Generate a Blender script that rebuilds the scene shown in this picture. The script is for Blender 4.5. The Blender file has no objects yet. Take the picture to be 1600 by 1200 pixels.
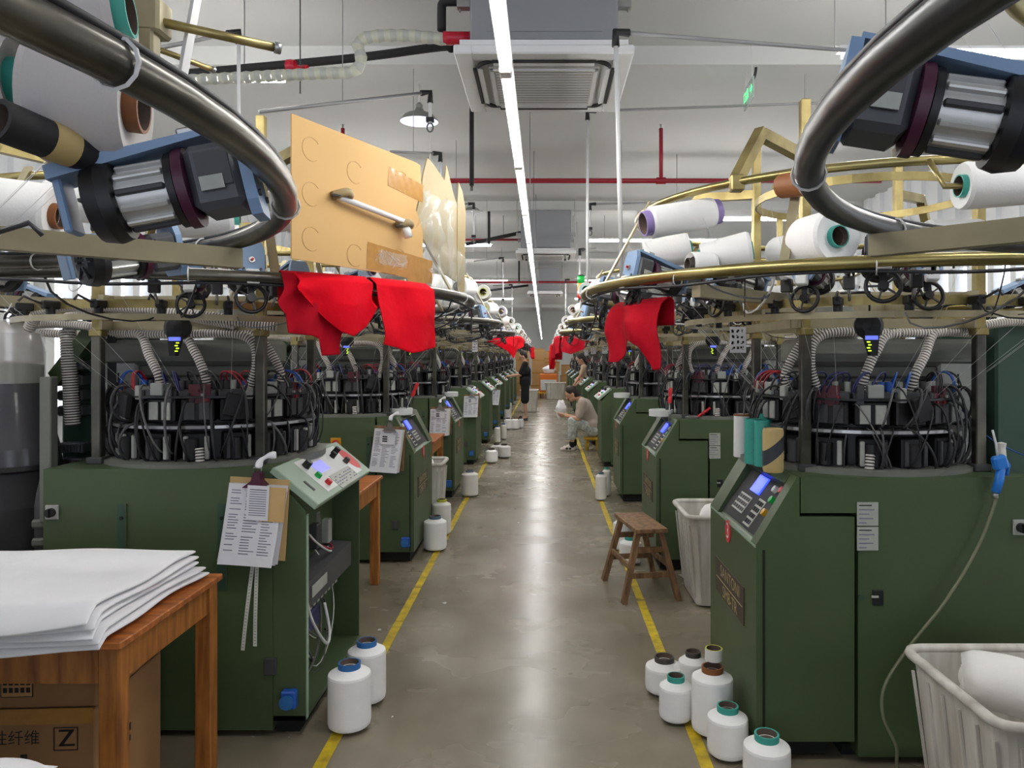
import bpy, math, random
from mathutils import Vector, Matrix
random.seed(7)
PI = math.pi
SC = bpy.context.scene
COL = SC.collection

# ---------------------------------------------------------------- camera
F = 1170.0          # focal length in pixels of the 1600 px frame
CAMZ = 1.6
cd = bpy.data.cameras.new('camera')
cam = bpy.data.objects.new('camera', cd)
COL.objects.link(cam)
cam.location = (0, 0, CAMZ)
cam.rotation_euler = (PI / 2, 0, 0)
cd.sensor_width = 36
cd.lens = F / 1600 * 36
cd.shift_x = -50 / 1600
cd.shift_y = -44 / 1600
cd.clip_start = 0.02
SC.camera = cam

# ---------------------------------------------------------------- exposure and world
SC.view_settings.view_transform = 'Standard'
SC.view_settings.look = 'None'
SC.view_settings.gamma = 1
SC.view_settings.use_curve_mapping = False
SC.view_settings.exposure = 0.88
TUBE = 34.0         # emission of the fluorescent tubes
w = bpy.data.worlds.new('world')
SC.world = w
w.use_nodes = True
bg = w.node_tree.nodes['Background']
bg.inputs[0].default_value = (0.80, 0.86, 1.0, 1)
bg.inputs[1].default_value = 0.9
SC.cycles.max_bounces = 6
SC.cycles.diffuse_bounces = 4
SC.cycles.sample_clamp_indirect = 4


def P(px, py, Z):
    """photo pixel (1600x1200) at depth Z -> world point"""
    return Vector(((px - 850) * Z / F, Z, CAMZ - (py - 556) * Z / F))


def lin(c):
    return tuple((x / 255 / 12.92) if x / 255 <= .04045 else ((x / 255 + .055) / 1.055) ** 2.4 for x in c)


# ---------------------------------------------------------------- materials
MATS = {}


def mat(name, rgb, rough=.5, metal=0., var=.0, vscale=6., bump=0., bscale=60., spec=.5, emit=0., alpha=1., rgb2=None, trans=0., stretch=None, rvar=0.):
    m = bpy.data.materials.new(name)
    m.use_nodes = True
    nt = m.node_tree
    b = nt.nodes['Principled BSDF']
    c = (*lin(rgb), 1)
    b.inputs['Base Color'].default_value = c
    b.inputs['Roughness'].default_value = rough
    b.inputs['Metallic'].default_value = metal
    b.inputs['Specular IOR Level'].default_value = spec
    b.inputs['Alpha'].default_value = alpha
    if trans:
        b.inputs['Transmission Weight'].default_value = trans
    if emit:
        b.inputs['Emission Color'].default_value = c
        b.inputs['Emission Strength'].default_value = emit
    if var or bump or rvar:
        tc = nt.nodes.new('ShaderNodeTexCoord')
        mp = nt.nodes.new('ShaderNodeMapping')
        if stretch:
            mp.inputs['Scale'].default_value = stretch
        nt.links.new(tc.outputs['Object'], mp.inputs['Vector'])
    if var or rvar:
        n = nt.nodes.new('ShaderNodeTexNoise')
        n.inputs['Scale'].default_value = vscale
        n.inputs['Detail'].default_value = 6
        nt.links.new(mp.outputs[0], n.inputs['Vector'])
    if var:
        r = nt.nodes.new('ShaderNodeValToRGB')
        r.color_ramp.elements[0].position = .3
        r.color_ramp.elements[1].position = .72
        c2 = lin(rgb2) if rgb2 else tuple(x * (1 - var) for x in c[:3])
        r.color_ramp.elements[0].color = (*c2, 1)
        r.color_ramp.elements[1].color = tuple(min(1, x * (1 + var * .3)) for x in c[:3]) + (1,)
        nt.links.new(n.outputs['Fac'], r.inputs[0])
        nt.links.new(r.outputs[0], b.inputs['Base Color'])
    if rvar:
        mr = nt.nodes.new('ShaderNodeMapRange')
        mr.inputs[3].default_value = max(.02, rough - rvar)
        mr.inputs[4].default_value = rough + rvar
        nt.links.new(n.outputs['Fac'], mr.inputs[0])
        nt.links.new(mr.outputs[0], b.inputs['Roughness'])
    if bump:
        n2 = nt.nodes.new('ShaderNodeTexNoise')
        n2.inputs['Scale'].default_value = bscale
        n2.inputs['Detail'].default_value = 4
        bp = nt.nodes.new('ShaderNodeBump')
        bp.inputs['Strength'].default_value = bump
        bp.inputs['Distance'].default_value = .01
        nt.links.new(mp.outputs[0], n2.inputs['Vector'])
        nt.links.new(n2.outputs['Fac'], bp.inputs['Height'])
        nt.links.new(bp.outputs[0], b.inputs['Normal'])
    MATS[name] = m
    return m


mat('green', (69, 86, 54), .45, var=.14, vscale=2.2, bump=.04, bscale=90, rvar=.1, spec=.5)
mat('green_dark', (50, 78, 62), .45, var=.15, vscale=3)
mat('green_pale', (150, 172, 152), .45, var=.06, vscale=5)
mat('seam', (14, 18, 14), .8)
mat('black', (22, 22, 24), .45, var=.3, vscale=30)
mat('black_soft', (34, 34, 37), .7, var=.3, vscale=12)
mat('rubber', (44, 44, 44), .6)
mat('charcoal', (66, 66, 68), .5, var=.2, vscale=14)
mat('gearbox', (78, 80, 84), .45, var=.1, vscale=20)
mat('cast', (112, 114, 106), .5, var=.15, vscale=5, bump=.1)
mat('cast_light', (165, 168, 162), .5, var=.08, vscale=5)
mat('steel', (178, 178, 176), .3, metal=.85, var=.15, vscale=20)
mat('silver', (205, 205, 202), .35, metal=.6, var=.12, vscale=30)
mat('zinc', (184, 168, 112), .36, metal=.75, var=.35, vscale=7, rgb2=(128, 112, 70), rvar=.1)
mat('zinc_tube', (172, 159, 106), .30, metal=.85, var=.3, vscale=5, rgb2=(132, 120, 74))
mat('tube_dark', (78, 78, 78), .32, metal=.6, var=.3, vscale=5)
mat('tube_grey', (118, 114, 102), .3, metal=.8, var=.35, vscale=6, rgb2=(74, 72, 68))
mat('bar_beige', (166, 156, 126), .42, metal=.4, var=.2, vscale=9)
mat('blue_paint', (128, 156, 190), .42, var=.1, vscale=7)
mat('maroon', (72, 22, 50), .4)
mat('pcb', (92, 34, 44), .5, var=.3, vscale=60)
mat('blue_wire', (30, 84, 170), .45)
mat('blue_dark', (38, 42, 96), .5)
mat('red_wire', (160, 28, 40), .5)
mat('grey_wire', (98, 98, 97), .5)
mat('dark_wire', (40, 40, 44), .5)
mat('yellow_wire', (170, 150, 60), .5)
mat('white_plastic', (226, 228, 226), .4, var=.05, vscale=8)
mat('grey_plate', (176, 178, 170), .45, var=.12, vscale=30)
mat('yarn', (246, 245, 243), .85, var=.05, vscale=9, bump=.12, bscale=180)
mat('yarn_cream', (228, 226, 218), .85, var=.06, vscale=9, bump=.1, bscale=180)
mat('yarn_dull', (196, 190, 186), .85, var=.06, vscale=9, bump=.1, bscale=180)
mat('thread', (215, 215, 212), .6)
mat('teal', (58, 160, 146), .45, var=.08, vscale=12)
mat('core_blue', (42, 104, 164), .45)
mat('core_brown', (136, 82, 40), .6, var=.15, vscale=20)
mat('core_dark', (70, 66, 60), .6)
mat('core_grey', (92, 112, 128), .5)
mat('core_purple', (140, 122, 176), .5)
mat('core_yellow', (186, 190, 60), .5)
mat('cavity', (96, 80, 70), .8)
mat('tan_card', (192, 168, 112), .6, var=.06, vscale=9)
mat('stripe_dark', (46, 52, 58), .6)
mat('hose_white', (220, 214, 206), .5)
mat('hose_dark', (66, 60, 56), .6)
mat('hose_grey', (86, 84, 80), .6)
mat('led_screen', (44, 66, 255), .3, emit=1.3)
mat('led_pale', (120, 120, 255), .3, emit=.7)
mat('led_yellow', (200, 255, 40), .3, emit=1.2)
mat('led_strip', (96, 110, 220), .3, emit=.6)
mat('btn_green', (20, 160, 70), .35)
mat('btn_red', (196, 36, 44), .35)
mat('btn_yellow', (200, 150, 30), .35)
mat('badge_red', (206, 40, 52), .5)
mat('plate_brown', (66, 52, 44), .5)
mat('ink_gold', (190, 172, 120), .5)
mat('ink', (26, 24, 24), .7)
mat('ink_soft', (120, 120, 140), .7)
mat('paper', (222, 222, 226), .8, var=.05, vscale=10)
mat('paper_cream', (214, 214, 200), .8, var=.06, vscale=10)
mat('kraft', (200, 166, 112), .8, var=.08, vscale=14)
mat('wood', (172, 110, 44), .5, var=.45, vscale=5, rgb2=(112, 63, 22), stretch=(7, 7, .9), bump=.05)
mat('wood_top', (188, 112, 48), .5, var=.4, vscale=5, rgb2=(124, 66, 26), stretch=(1, 7, 7))
mat('wood_old', (142, 108, 72), .6, var=.4, vscale=6, rgb2=(84, 58, 36), stretch=(5, 5, 1))
mat('fabric_white', (248, 247, 250), .9, var=.04, vscale=6, bump=.25, bscale=14)
mat('fabric_bin', (244, 242, 238), .9, var=.05, vscale=8, bump=.3, bscale=16)
mat('bin_plastic', (222, 220, 212), .45, var=.12, vscale=4, stretch=(4, 4, .6), rgb2=(180, 172, 160))
mat('cardboard', (194, 156, 100), .75, var=.07, vscale=3)
mat('cardboard_print', (172, 136, 84), .75)
mat('cardboard_pale', (158, 140, 102), .7, var=.14, vscale=4)
mat('carton', (150, 112, 72), .8, var=.12, vscale=3)
mat('carton_light', (180, 140, 90), .8, var=.1, vscale=3)
mat('tape_brown', (170, 124, 60), .22, var=.15, vscale=30)
mat('film', (214, 218, 212), .12, alpha=.22, bump=.8, bscale=18)
mat('clear', (222, 222, 218), .06, alpha=.38)
mat('dome_film', (216, 206, 200), .3, alpha=.55)
mat('lint', (128, 130, 104), .95, var=.6, vscale=45, bump=1., bscale=40)
mat('smoke_grey', (74, 74, 78), .2, var=.1, vscale=4)
mat('red_cloth', (216, 5, 30), .9, var=.14, vscale=8, bump=.4, bscale=22, spec=.15)
mat('red_cloth_dark', (172, 10, 32), .9, var=.14, vscale=8, bump=.4, bscale=22, spec=.15)
mat('pipe_red', (150, 24, 40), .4)
mat('pipe_black', (34, 34, 36), .7)
mat('pipe_white', (214, 214, 214), .4)
mat('pipe_grey', (150, 150, 150), .35, metal=.3)
mat('flex', (206, 208, 186), .35, alpha=.85, var=.1, vscale=30)
mat('red_wrap', (198, 26, 50), .35, var=.2, vscale=20)
mat('brass', (132, 118, 136), .35, metal=.5)
mat('ac_white', (226, 226, 226), .45)
mat('ac_grille', (198, 196, 190), .5, var=.15, vscale=3, rgb2=(168, 166, 160))
mat('ac_slot', (34, 34, 34), .6)
mat('ac_body', (146, 148, 152), .4, metal=.3, var=.08, vscale=2)
mat('exit_green', (40, 220, 120), .4, emit=1.6)
mat('sign_clear', (200, 210, 205), .2, alpha=.5)
mat('sig_red', (214, 30, 34), .3, emit=.25)
mat('sig_amber', (250, 130, 20), .3, emit=.25)
mat('sig_green', (20, 150, 60), .3, emit=.25)
mat('blue_gun', (34, 122, 214), .35)
mat('hose_clear', (122, 124, 96), .3, alpha=.9)
mat('skin', (206, 158, 130), .6)
mat('hair', (44, 30, 26), .6, var=.3, vscale=40)
mat('cloth_black', (20, 20, 22), .85)
mat('cloth_taupe', (190, 174, 160), .9, var=.08, vscale=20)
mat('cloth_beige', (206, 180, 152), .9)
mat('cloth_pale', (226, 226, 218), .9, var=.15, vscale=24, rgb2=(150, 160, 158))
mat('shoe_black', (24, 24, 26), .6)
mat('shoe_white', (226, 214, 206), .6)
mat('yellow_stool', (206, 160, 30), .4)
mat('orange', (226, 120, 36), .5)
mat('lamp_shade', (150, 152, 146), .35, metal=.5)
mat('lamp_inner', (226, 226, 244), .4, emit=.5)
m = mat('tube_light', (255, 255, 255), .4, emit=TUBE)
m.node_tree.nodes['Principled BSDF'].inputs['Emission Color'].default_value = (1.0, .985, .96, 1)


def floor_mat():
    m = bpy.data.materials.new('floor_concrete')
    m.use_nodes = True
    nt = m.node_tree
    b = nt.nodes['Principled BSDF']
    tc = nt.nodes.new('ShaderNodeTexCoord')
    L = nt.links.new

    def noise(scale, detail, sx=1, sy=1):
        mp = nt.nodes.new('ShaderNodeMapping')
        mp.inputs['Scale'].default_value = (sx, sy, 1)
        n = nt.nodes.new('ShaderNodeTexNoise')
        n.inputs['Scale'].default_value = scale
        n.inputs['Detail'].default_value = detail
        n.inputs['Roughness'].default_value = .6
        L(tc.outputs['Object'], mp.inputs['Vector'])
        L(mp.outputs[0], n.inputs['Vector'])
        return n
    n1 = noise(.9, 3)
    n2 = noise(5, 3, 1, .6)
    n3 = noise(2.0, 3, .8, 1.2)
    n4 = noise(9, 3, .8, 1.8)
    r1 = nt.nodes.new('ShaderNodeValToRGB')
    r1.color_ramp.elements[0].position = .28
    r1.color_ramp.elements[0].color = (*lin((112, 103, 86)), 1)
    r1.color_ramp.elements[1].position = .74
    r1.color_ramp.elements[1].color = (*lin((150, 141, 121)), 1)
    L(n1.outputs['Fac'], r1.inputs[0])
    r2 = nt.nodes.new('ShaderNodeValToRGB')
    r2.color_ramp.elements[0].position = .22
    r2.color_ramp.elements[0].color = (.70, .68, .66, 1)
    r2.color_ramp.elements[1].position = .66
    r2.color_ramp.elements[1].color = (1, 1, 1, 1)
    L(n2.outputs['Fac'], r2.inputs[0])
    mx = nt.nodes.new('ShaderNodeMix')
    mx.data_type = 'RGBA'
    mx.blend_type = 'MULTIPLY'
    mx.inputs[0].default_value = .55
    L(r1.outputs[0], mx.inputs[6])
    L(r2.outputs[0], mx.inputs[7])
    L(mx.outputs[2], b.inputs['Base Color'])
    mr = nt.nodes.new('ShaderNodeMapRange')
    mr.inputs[1].default_value = .3
    mr.inputs[2].default_value = .7
    mr.inputs[3].default_value = .23
    mr.inputs[4].default_value = .30
    L(n3.outputs['Fac'], mr.inputs[0])
    L(mr.outputs[0], b.inputs['Roughness'])
    bp = nt.nodes.new('ShaderNodeBump')
    bp.inputs['Strength'].default_value = .006
    bp.inputs['Distance'].default_value = .01
    L(n4.outputs['Fac'], bp.inputs['Height'])
    L(bp.outputs[0], b.inputs['Normal'])
    b.inputs['Specular IOR Level'].default_value = .6
    MATS['floor_concrete'] = m


floor_mat()
mat('ceiling_paint', (204, 204, 201), .9, var=.05, vscale=.6)
mat('wall_paint', (206, 208, 204), .9, var=.04, vscale=.8)
mat('wall_panel', (236, 238, 240), .6, var=.03, vscale=.8)
mat('tape_yellow', (214, 186, 20), .6, var=.3, vscale=14, rgb2=(150, 128, 30))


# ---------------------------------------------------------------- mesh builder
class MB:
    """collects shapes into ONE mesh; s=-1 mirrors x (for the other machine row)"""

    def __init__(self, s=1):
        self.v, self.f, self.mi, self.sm, self.mats = [], [], [], [], []
        self.s = s
        self.T = None

    def _m(self, m):
        if m not in self.mats:
            self.mats.append(m)
        return self.mats.index(m)

    def add(self, vs, fs, m, smooth=False):
        o = len(self.v)
        i = self._m(m)
        for p in vs:
            p = Vector(p)
            if self.T is not None:
                p = self.T @ p
            self.v.append(p)
        for f in fs:
            self.f.append([o + k for k in f])
            self.mi.append(i)
            self.sm.append(smooth)
        return self

    def box(self, c, size, m, R=None, b=0.0):
        x, y, z = size[0] / 2, size[1] / 2, size[2] / 2
        c = Vector(c)
        b = min(b, x * .45, y * .45, z * .45)
        if b <= 0:
            vs = [Vector((sx * x, sy * y, sz * z)) for sx in (-1, 1) for sy in (-1, 1) for sz in (-1, 1)]
            fs = [(0, 1, 3, 2), (4, 6, 7, 5), (0, 4, 5, 1), (2, 3, 7, 6), (0, 2, 6, 4), (1, 5, 7, 3)]
        else:
            vs, fs, idx = [], [], {}
            for sx in (-1, 1):
                for sy in (-1, 1):
                    for sz in (-1, 1):
                        for a in range(3):
                            p = [sx * (x - b), sy * (y - b), sz * (z - b)]
                            p[a] = (sx * x, sy * y, sz * z)[a]
                            idx[(sx, sy, sz, a)] = len(vs)
                            vs.append(Vector(p))
            for a in range(3):
                o = [k for k in range(3) if k != a]
                for sg in (-1, 1):
                    q = []
                    for (p1, p2) in ((-1, -1), (1, -1), (1, 1), (-1, 1)):
                        k = [0, 0, 0]
                        k[a] = sg
                        k[o[0]] = p1
                        k[o[1]] = p2
                        q.append(idx[(*k, a)])
                    if (sg < 0) != (a == 1):
                        q.reverse()
                    fs.append(q)
            for a in range(3):
                o = [k for k in range(3) if k != a]
                for p1 in (-1, 1):
                    for p2 in (-1, 1):
                        k0, k1 = [0, 0, 0], [0, 0, 0]
                        k0[a], k1[a] = -1, 1
                        for k in (k0, k1):
                            k[o[0]], k[o[1]] = p1, p2
                        q = [idx[(*k0, o[0])], idx[(*k1, o[0])], idx[(*k1, o[1])], idx[(*k0, o[1])]]
                        fs.append(q)
            for sx in (-1, 1):
                for sy in (-1, 1):
                    for sz in (-1, 1):
                        fs.append([idx[(sx, sy, sz, a)] for a in range(3)])
            # make winding outward
            f2 = []
            for q in fs:
                cc = sum((vs[k] for k in q), Vector()) / len(q)
                n = (vs[q[1]] - vs[q[0]]).cross(vs[q[2]] - vs[q[1]])
                f2.append(q if n.dot(cc) > 0 else q[::-1])
            fs = f2
        if R is not None:
            vs = [R @ p for p in vs]
        return self.add([c + p for p in vs], fs, m)

    def prism(self, poly, axis, a, b, m):
        """poly of 2-D points extruded along axis (0,1,2) from a to b"""
        n = len(poly)

        def mk(p, t):
            return {0: (t, p[0], p[1]), 1: (p[0], t, p[1]), 2: (p[0], p[1], t)}[axis]
        vs = [mk(p, a) for p in poly] + [mk(p, b) for p in poly]
        area = sum(poly[i][0] * poly[(i + 1) % n][1] - poly[(i + 1) % n][0] * poly[i][1] for i in range(n))
        fl = (area > 0) != (axis == 1)
        fs = [list(range(n))[::-1], list(range(n, 2 * n))] + [(i, (i + 1) % n, n + (i + 1) % n, n + i) for i in range(n)]
        if not fl:
            fs = [list(q)[::-1] for q in fs]
        return self.add(vs, fs, m)

    def tube(self, pts, r, m, n=8, closed=False, r1=None, flat=None):
        pts = [Vector(p) for p in pts]
        k = len(pts)
        if k < 2:
            return self
        vs, fs = [], []
        up = None
        for i, p in enumerate(pts):
            if closed:
                t = pts[(i + 1) % k] - pts[i - 1]
            else:
                t = pts[min(i + 1, k - 1)] - pts[max(i - 1, 0)]
            if t.length < 1e-9:
                t = Vector((0, 0, 1))
            t.normalize()
            if up is None:
                up = Vector((0, 0, 1)) if abs(t.z) < .9 else Vector((1, 0, 0))
            x = up - t * up.dot(t)
            if x.length < 1e-6:
                x = t.orthogonal()
            x.normalize()
            up = x
            y = t.cross(x)
            rr = r if not callable(r) else r(i / (k - 1))
            if r1 is not None:
                rr = r + (r1 - r) * i / (k - 1)
            for j in range(n):
                a = 2 * PI * (j + (.5 if n == 4 else 0)) / n
                if flat:
                    vs.append(p + x * (math.copysign(flat[0], math.cos(a))) + y * (math.copysign(flat[1], math.sin(a))))
                else:
                    vs.append(p + x * (rr * math.cos(a)) + y * (rr * math.sin(a)))
        rng = k if closed else k - 1
        for i in range(rng):
            i2 = (i + 1) % k
            for j in range(n):
                j2 = (j + 1) % n
                fs.append((i * n + j, i * n + j2, i2 * n + j2, i2 * n + j))
        if not closed:
            fs.append(list(range(n))[::-1])
            fs.append([(k - 1) * n + j for j in range(n)])
        return self.add(vs, fs, m, smooth=(n > 4))

    def cyl(self, p0, p1, r, m, n=14, r1=None):
        return self.tube([p0, p1], r, m, n, r1=r if r1 is None else r1)

    def lathe(self, prof, c, ax, m, n=20, smooth=True, a0=0., a1=2 * PI):
        """prof [(r, t)] along the axis ax from c; m may be a list, one per profile segment"""
        c, ax = Vector(c), Vector(ax).normalized()
        x = ax.orthogonal().normalized()
        if abs(ax.z) > .99:
            x = Vector((1, 0, 0))
        y = ax.cross(x)
        full = abs(a1 - a0 - 2 * PI) < 1e-6
        nn = n if full else n + 1
        for s in range(len(prof) - 1):
            mm = m[s] if isinstance(m, (list, tuple)) else m
            vs, fs = [], []
            for (r, t) in (prof[s], prof[s + 1]):
                for j in range(nn):
                    a = a0 + (a1 - a0) * j / n
                    vs.append(c + ax * t + (x * math.cos(a) + y * math.sin(a)) * r)
            for j in range(n):
                j2 = (j + 1) % nn if full else j + 1
                q = [j, j2, nn + j2, nn + j]
                if prof[s][0] < 1e-6:
                    q = [j, nn + j2, nn + j]
                elif prof[s + 1][0] < 1e-6:
                    q = [j, j2, nn + j]
                fs.append(q)
            self.add(vs, fs, mm, smooth=smooth)
        return self

    def grid(self, fn, nu, nv, m, smooth=True, th=0):
        vs = [Vector(fn(i / nu, j / nv)) for i in range(nu + 1) for j in range(nv + 1)]
        fs = [(i * (nv + 1) + j, (i + 1) * (nv + 1) + j, (i + 1) * (nv + 1) + j + 1, i * (nv + 1) + j + 1) for i in range(nu) for j in range(nv)]
        return self.add(vs, fs, m, smooth)

    def build(self, name, parent=None, loc=None, weld=False, key=None):
        me = bpy.data.meshes.new(name)
        vs = self.v if self.s > 0 else [Vector((-p.x, p.y, p.z)) for p in self.v]
        fs = self.f if self.s > 0 else [q[::-1] for q in self.f]
        if weld:
            idx, nv, rm = {}, [], []
            for p in vs:
                k = (round(p.x, 5), round(p.y, 5), round(p.z, 5))
                if k not in idx:
                    idx[k] = len(nv)
                    nv.append(p)
                rm.append(idx[k])
            vs = nv
            fs2, mi2, sm2 = [], [], []
            for q, a_, b_ in zip(fs, self.mi, self.sm):
                q = [rm[k] for k in q]
                q = [k for i, k in enumerate(q) if k != q[i - 1]]
                if len(q) > 2:
                    fs2.append(q)
                    mi2.append(a_)
                    sm2.append(b_)
            fs, self.mi, self.sm = fs2, mi2, sm2
        me.from_pydata(vs, [], fs)
        for n in self.mats:
            me.materials.append(MATS[n])
        me.polygons.foreach_set('material_index', self.mi)
        me.polygons.foreach_set('use_smooth', self.sm)
        me.update()
        o = bpy.data.objects.new(name, me)
        COL.objects.link(o)
        if parent is not None:
            o.parent = parent
        if loc is not None:
            o.location = loc
        return o


def tag(o, label=None, cat=None, group=None, kind=None):
    if label:
        o['label'] = label
    if cat:
        o['category'] = cat
    if group:
        o['group'] = group
    if kind:
        o['kind'] = kind
    return o


def empty(name, loc=(0, 0, 0), rz=0.):
    o = bpy.data.objects.new(name, None)
    o.empty_display_size = .05
    COL.objects.link(o)
    o.location = loc
    o.rotation_euler = (0, 0, rz)
    return o


def copy_tree(o, parent=None):
    c = o.copy()
    COL.objects.link(c)
    if parent is not None:
        c.parent = parent
    for ch in list(o.children):
        copy_tree(ch, c)
    return c


def text_shape(s, size, align='CENTER'):
    """lettering as (verts, faces) lying in the xy plane, centred"""
    cu = bpy.data.curves.new('lettering', 'FONT')
    cu.body = s
    cu.size = size
    cu.align_x = align
    cu.align_y = 'CENTER'
    cu.resolution_u = 3
    o = bpy.data.objects.new('lettering', cu)
    COL.objects.link(o)
    dg = bpy.context.evaluated_depsgraph_get()
    me = bpy.data.meshes.new_from_object(o.evaluated_get(dg))
    vs = [v.co.copy() for v in me.vertices]
    fs = [list(p.vertices) for p in me.polygons]
    bpy.data.objects.remove(o)
    bpy.data.curves.remove(cu)
    bpy.data.meshes.remove(me)
    return vs, fs


def text(mb, s, size, c, ex, ey, m, sx=1.):
    """lettering at c, reading along ex with up ey (both in mb's own coords; pre-mirrored when mb.s<0)"""
    vs, fs = text_shape(s, size)
    c, ex, ey = Vector(c), Vector(ex), Vector(ey)
    out = [c + ex * (p.x * sx) + ey * p.y for p in vs]
    mb.add(out, fs, m)


def ring_pts(c, r, z, n=64, a0=0, a1=2 * PI, closed=True):
    k = n if closed else n + 1
    return [(c[0] + r * math.cos(a0 + (a1 - a0) * i / n), c[1] + r * math.sin(a0 + (a1 - a0) * i / n), z) for i in range(k)]


def bez(p0, p1, p2, p3, n=14):
    p0, p1, p2, p3 = map(Vector, (p0, p1, p2, p3))
    return [p0 * (1 - t) ** 3 + p1 * 3 * t * (1 - t) ** 2 + p2 * 3 * t * t * (1 - t) + p3 * t ** 3 for t in [i / n for i in range(n + 1)]]


def smooth_path(pts, n=8):
    """Catmull-Rom through pts"""
    pts = [Vector(p) for p in pts]
    out = []
    for i in range(len(pts) - 1):
        a, b, c, d = pts[max(i - 1, 0)], pts[i], pts[i + 1], pts[min(i + 2, len(pts) - 1)]
        for k in range(n):
            t = k / n
            out.append(.5 * ((2 * b) + (c - a) * t + (2 * a - 5 * b + 4 * c - d) * t * t + (3 * b - a - 3 * c + d) * t ** 3))
    out.append(pts[-1])
    return out


def hose(mb, pts, r, ma, mb_, pitch=.012, n=10):
    """corrugated hose: alternating bands of two materials"""
    pts = smooth_path(pts, 10)
    # resample evenly
    L = [0]
    for i in range(1, len(pts)):
        L.append(L[-1] + (pts[i] - pts[i - 1]).length)
    k = max(4, int(L[-1] / (pitch / 2)))
    res, j = [], 0
    for i in range(k + 1):
        d = L[-1] * i / k
        while j < len(L) - 2 and L[j + 1] < d:
            j += 1
        t = (d - L[j]) / max(1e-9, L[j + 1] - L[j])
        res.append(pts[j].lerp(pts[j + 1], t))
    o = len(mb.v)
    nf = len(mb.f)
    mb.tube(res, lambda t: r * (1.0 if int(round(t * k)) % 2 else .84), ma, n)
    i2 = mb._m(mb_)
    for q in range((len(res) - 1) * n):
        if (q // n) % 2 == 0:
            mb.mi[nf + q] = i2
    return mb


def frame(o, ex, ey, ez):
    return Matrix(((ex[0], ey[0], ez[0], o[0]), (ex[1], ey[1], ez[1], o[1]), (ex[2], ey[2], ez[2], o[2]), (0, 0, 0, 1)))

# ================================================================ the room
def room():
    b = MB().box((0, 20, -.05), (11.2, 50, .1), 'floor_concrete')
    tag(b.build('floor'), 'glossy grey brown concrete floor', kind='structure')
    CZ = 4.1
    tag(MB().box((0, 20, CZ + .06), (11.2, 50, .12), 'ceiling_paint').build('ceiling'), kind='structure')
    for k in range(6):
        y = 6.04 + 6.05 * k
        tag(MB().box((0, y + .22, CZ - .075), (10.4, .44, .15), 'ceiling_paint').build('trim_%d' % (k + 1)), 'shallow ceiling beam', kind='structure')
    tag(MB().box((0, 42.1, 2), (11.2, .2, 4.2), 'wall_paint').build('wall_back'), kind='structure')
    for s, nm in ((-1, 'left'), (1, 'right')):
        wl = MB().box((s * 5.3, 20, 2.05), (.2, 50, 4.1), 'wall_panel')
        y = -4.
        while y < 42:
            wl.box((s * 5.17, y, 2.05), (.06, .16, 4.1), 'wall_panel')
            y += .42
        tag(wl.build('wall_' + nm), 'white ribbed wall panels', kind='structure')
        for k in range(9):
            y = .6 + 4.62 * k
            win = MB()
            for zz in (1.02, 2.72):
                win.box((s * 5.12, y, zz), (.12, 4.4, .08), 'white_plastic')
            for j in range(12):
                win.box((s * 5.12, y - 2.17 + j * 4.34 / 11, 1.87), (.12, .06 if j % 3 else .14, 1.7), 'white_plastic')
            wo = win.build('window_%d' % (k + 1 + (9 if s > 0 else 0)))
            tag(wo, kind='structure')
            MB().box((s * 5.17, y, 1.87), (.02, 4.34, 1.66), 'window_light').build('window_pane', wo)
    # yellow lane lines
    for x, nm in ((-.87, 'left'), (.63, 'right')):
        g = MB()
        y = 1.2
        while y < 34:
            L = random.uniform(.6, 1.6)
            g.box((x + random.uniform(-.004, .004), y + L / 2, .0012), (.05, L - .012, .0024), 'tape_yellow')
            y += L
        tag(g.build('lane_tape'), 'long yellow tape line on the floor along the %s machine row' % nm, 'floor tape', 'yellow lane lines')


mat('window_light', (235, 240, 255), .4, emit=1.1)
room()


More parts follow.
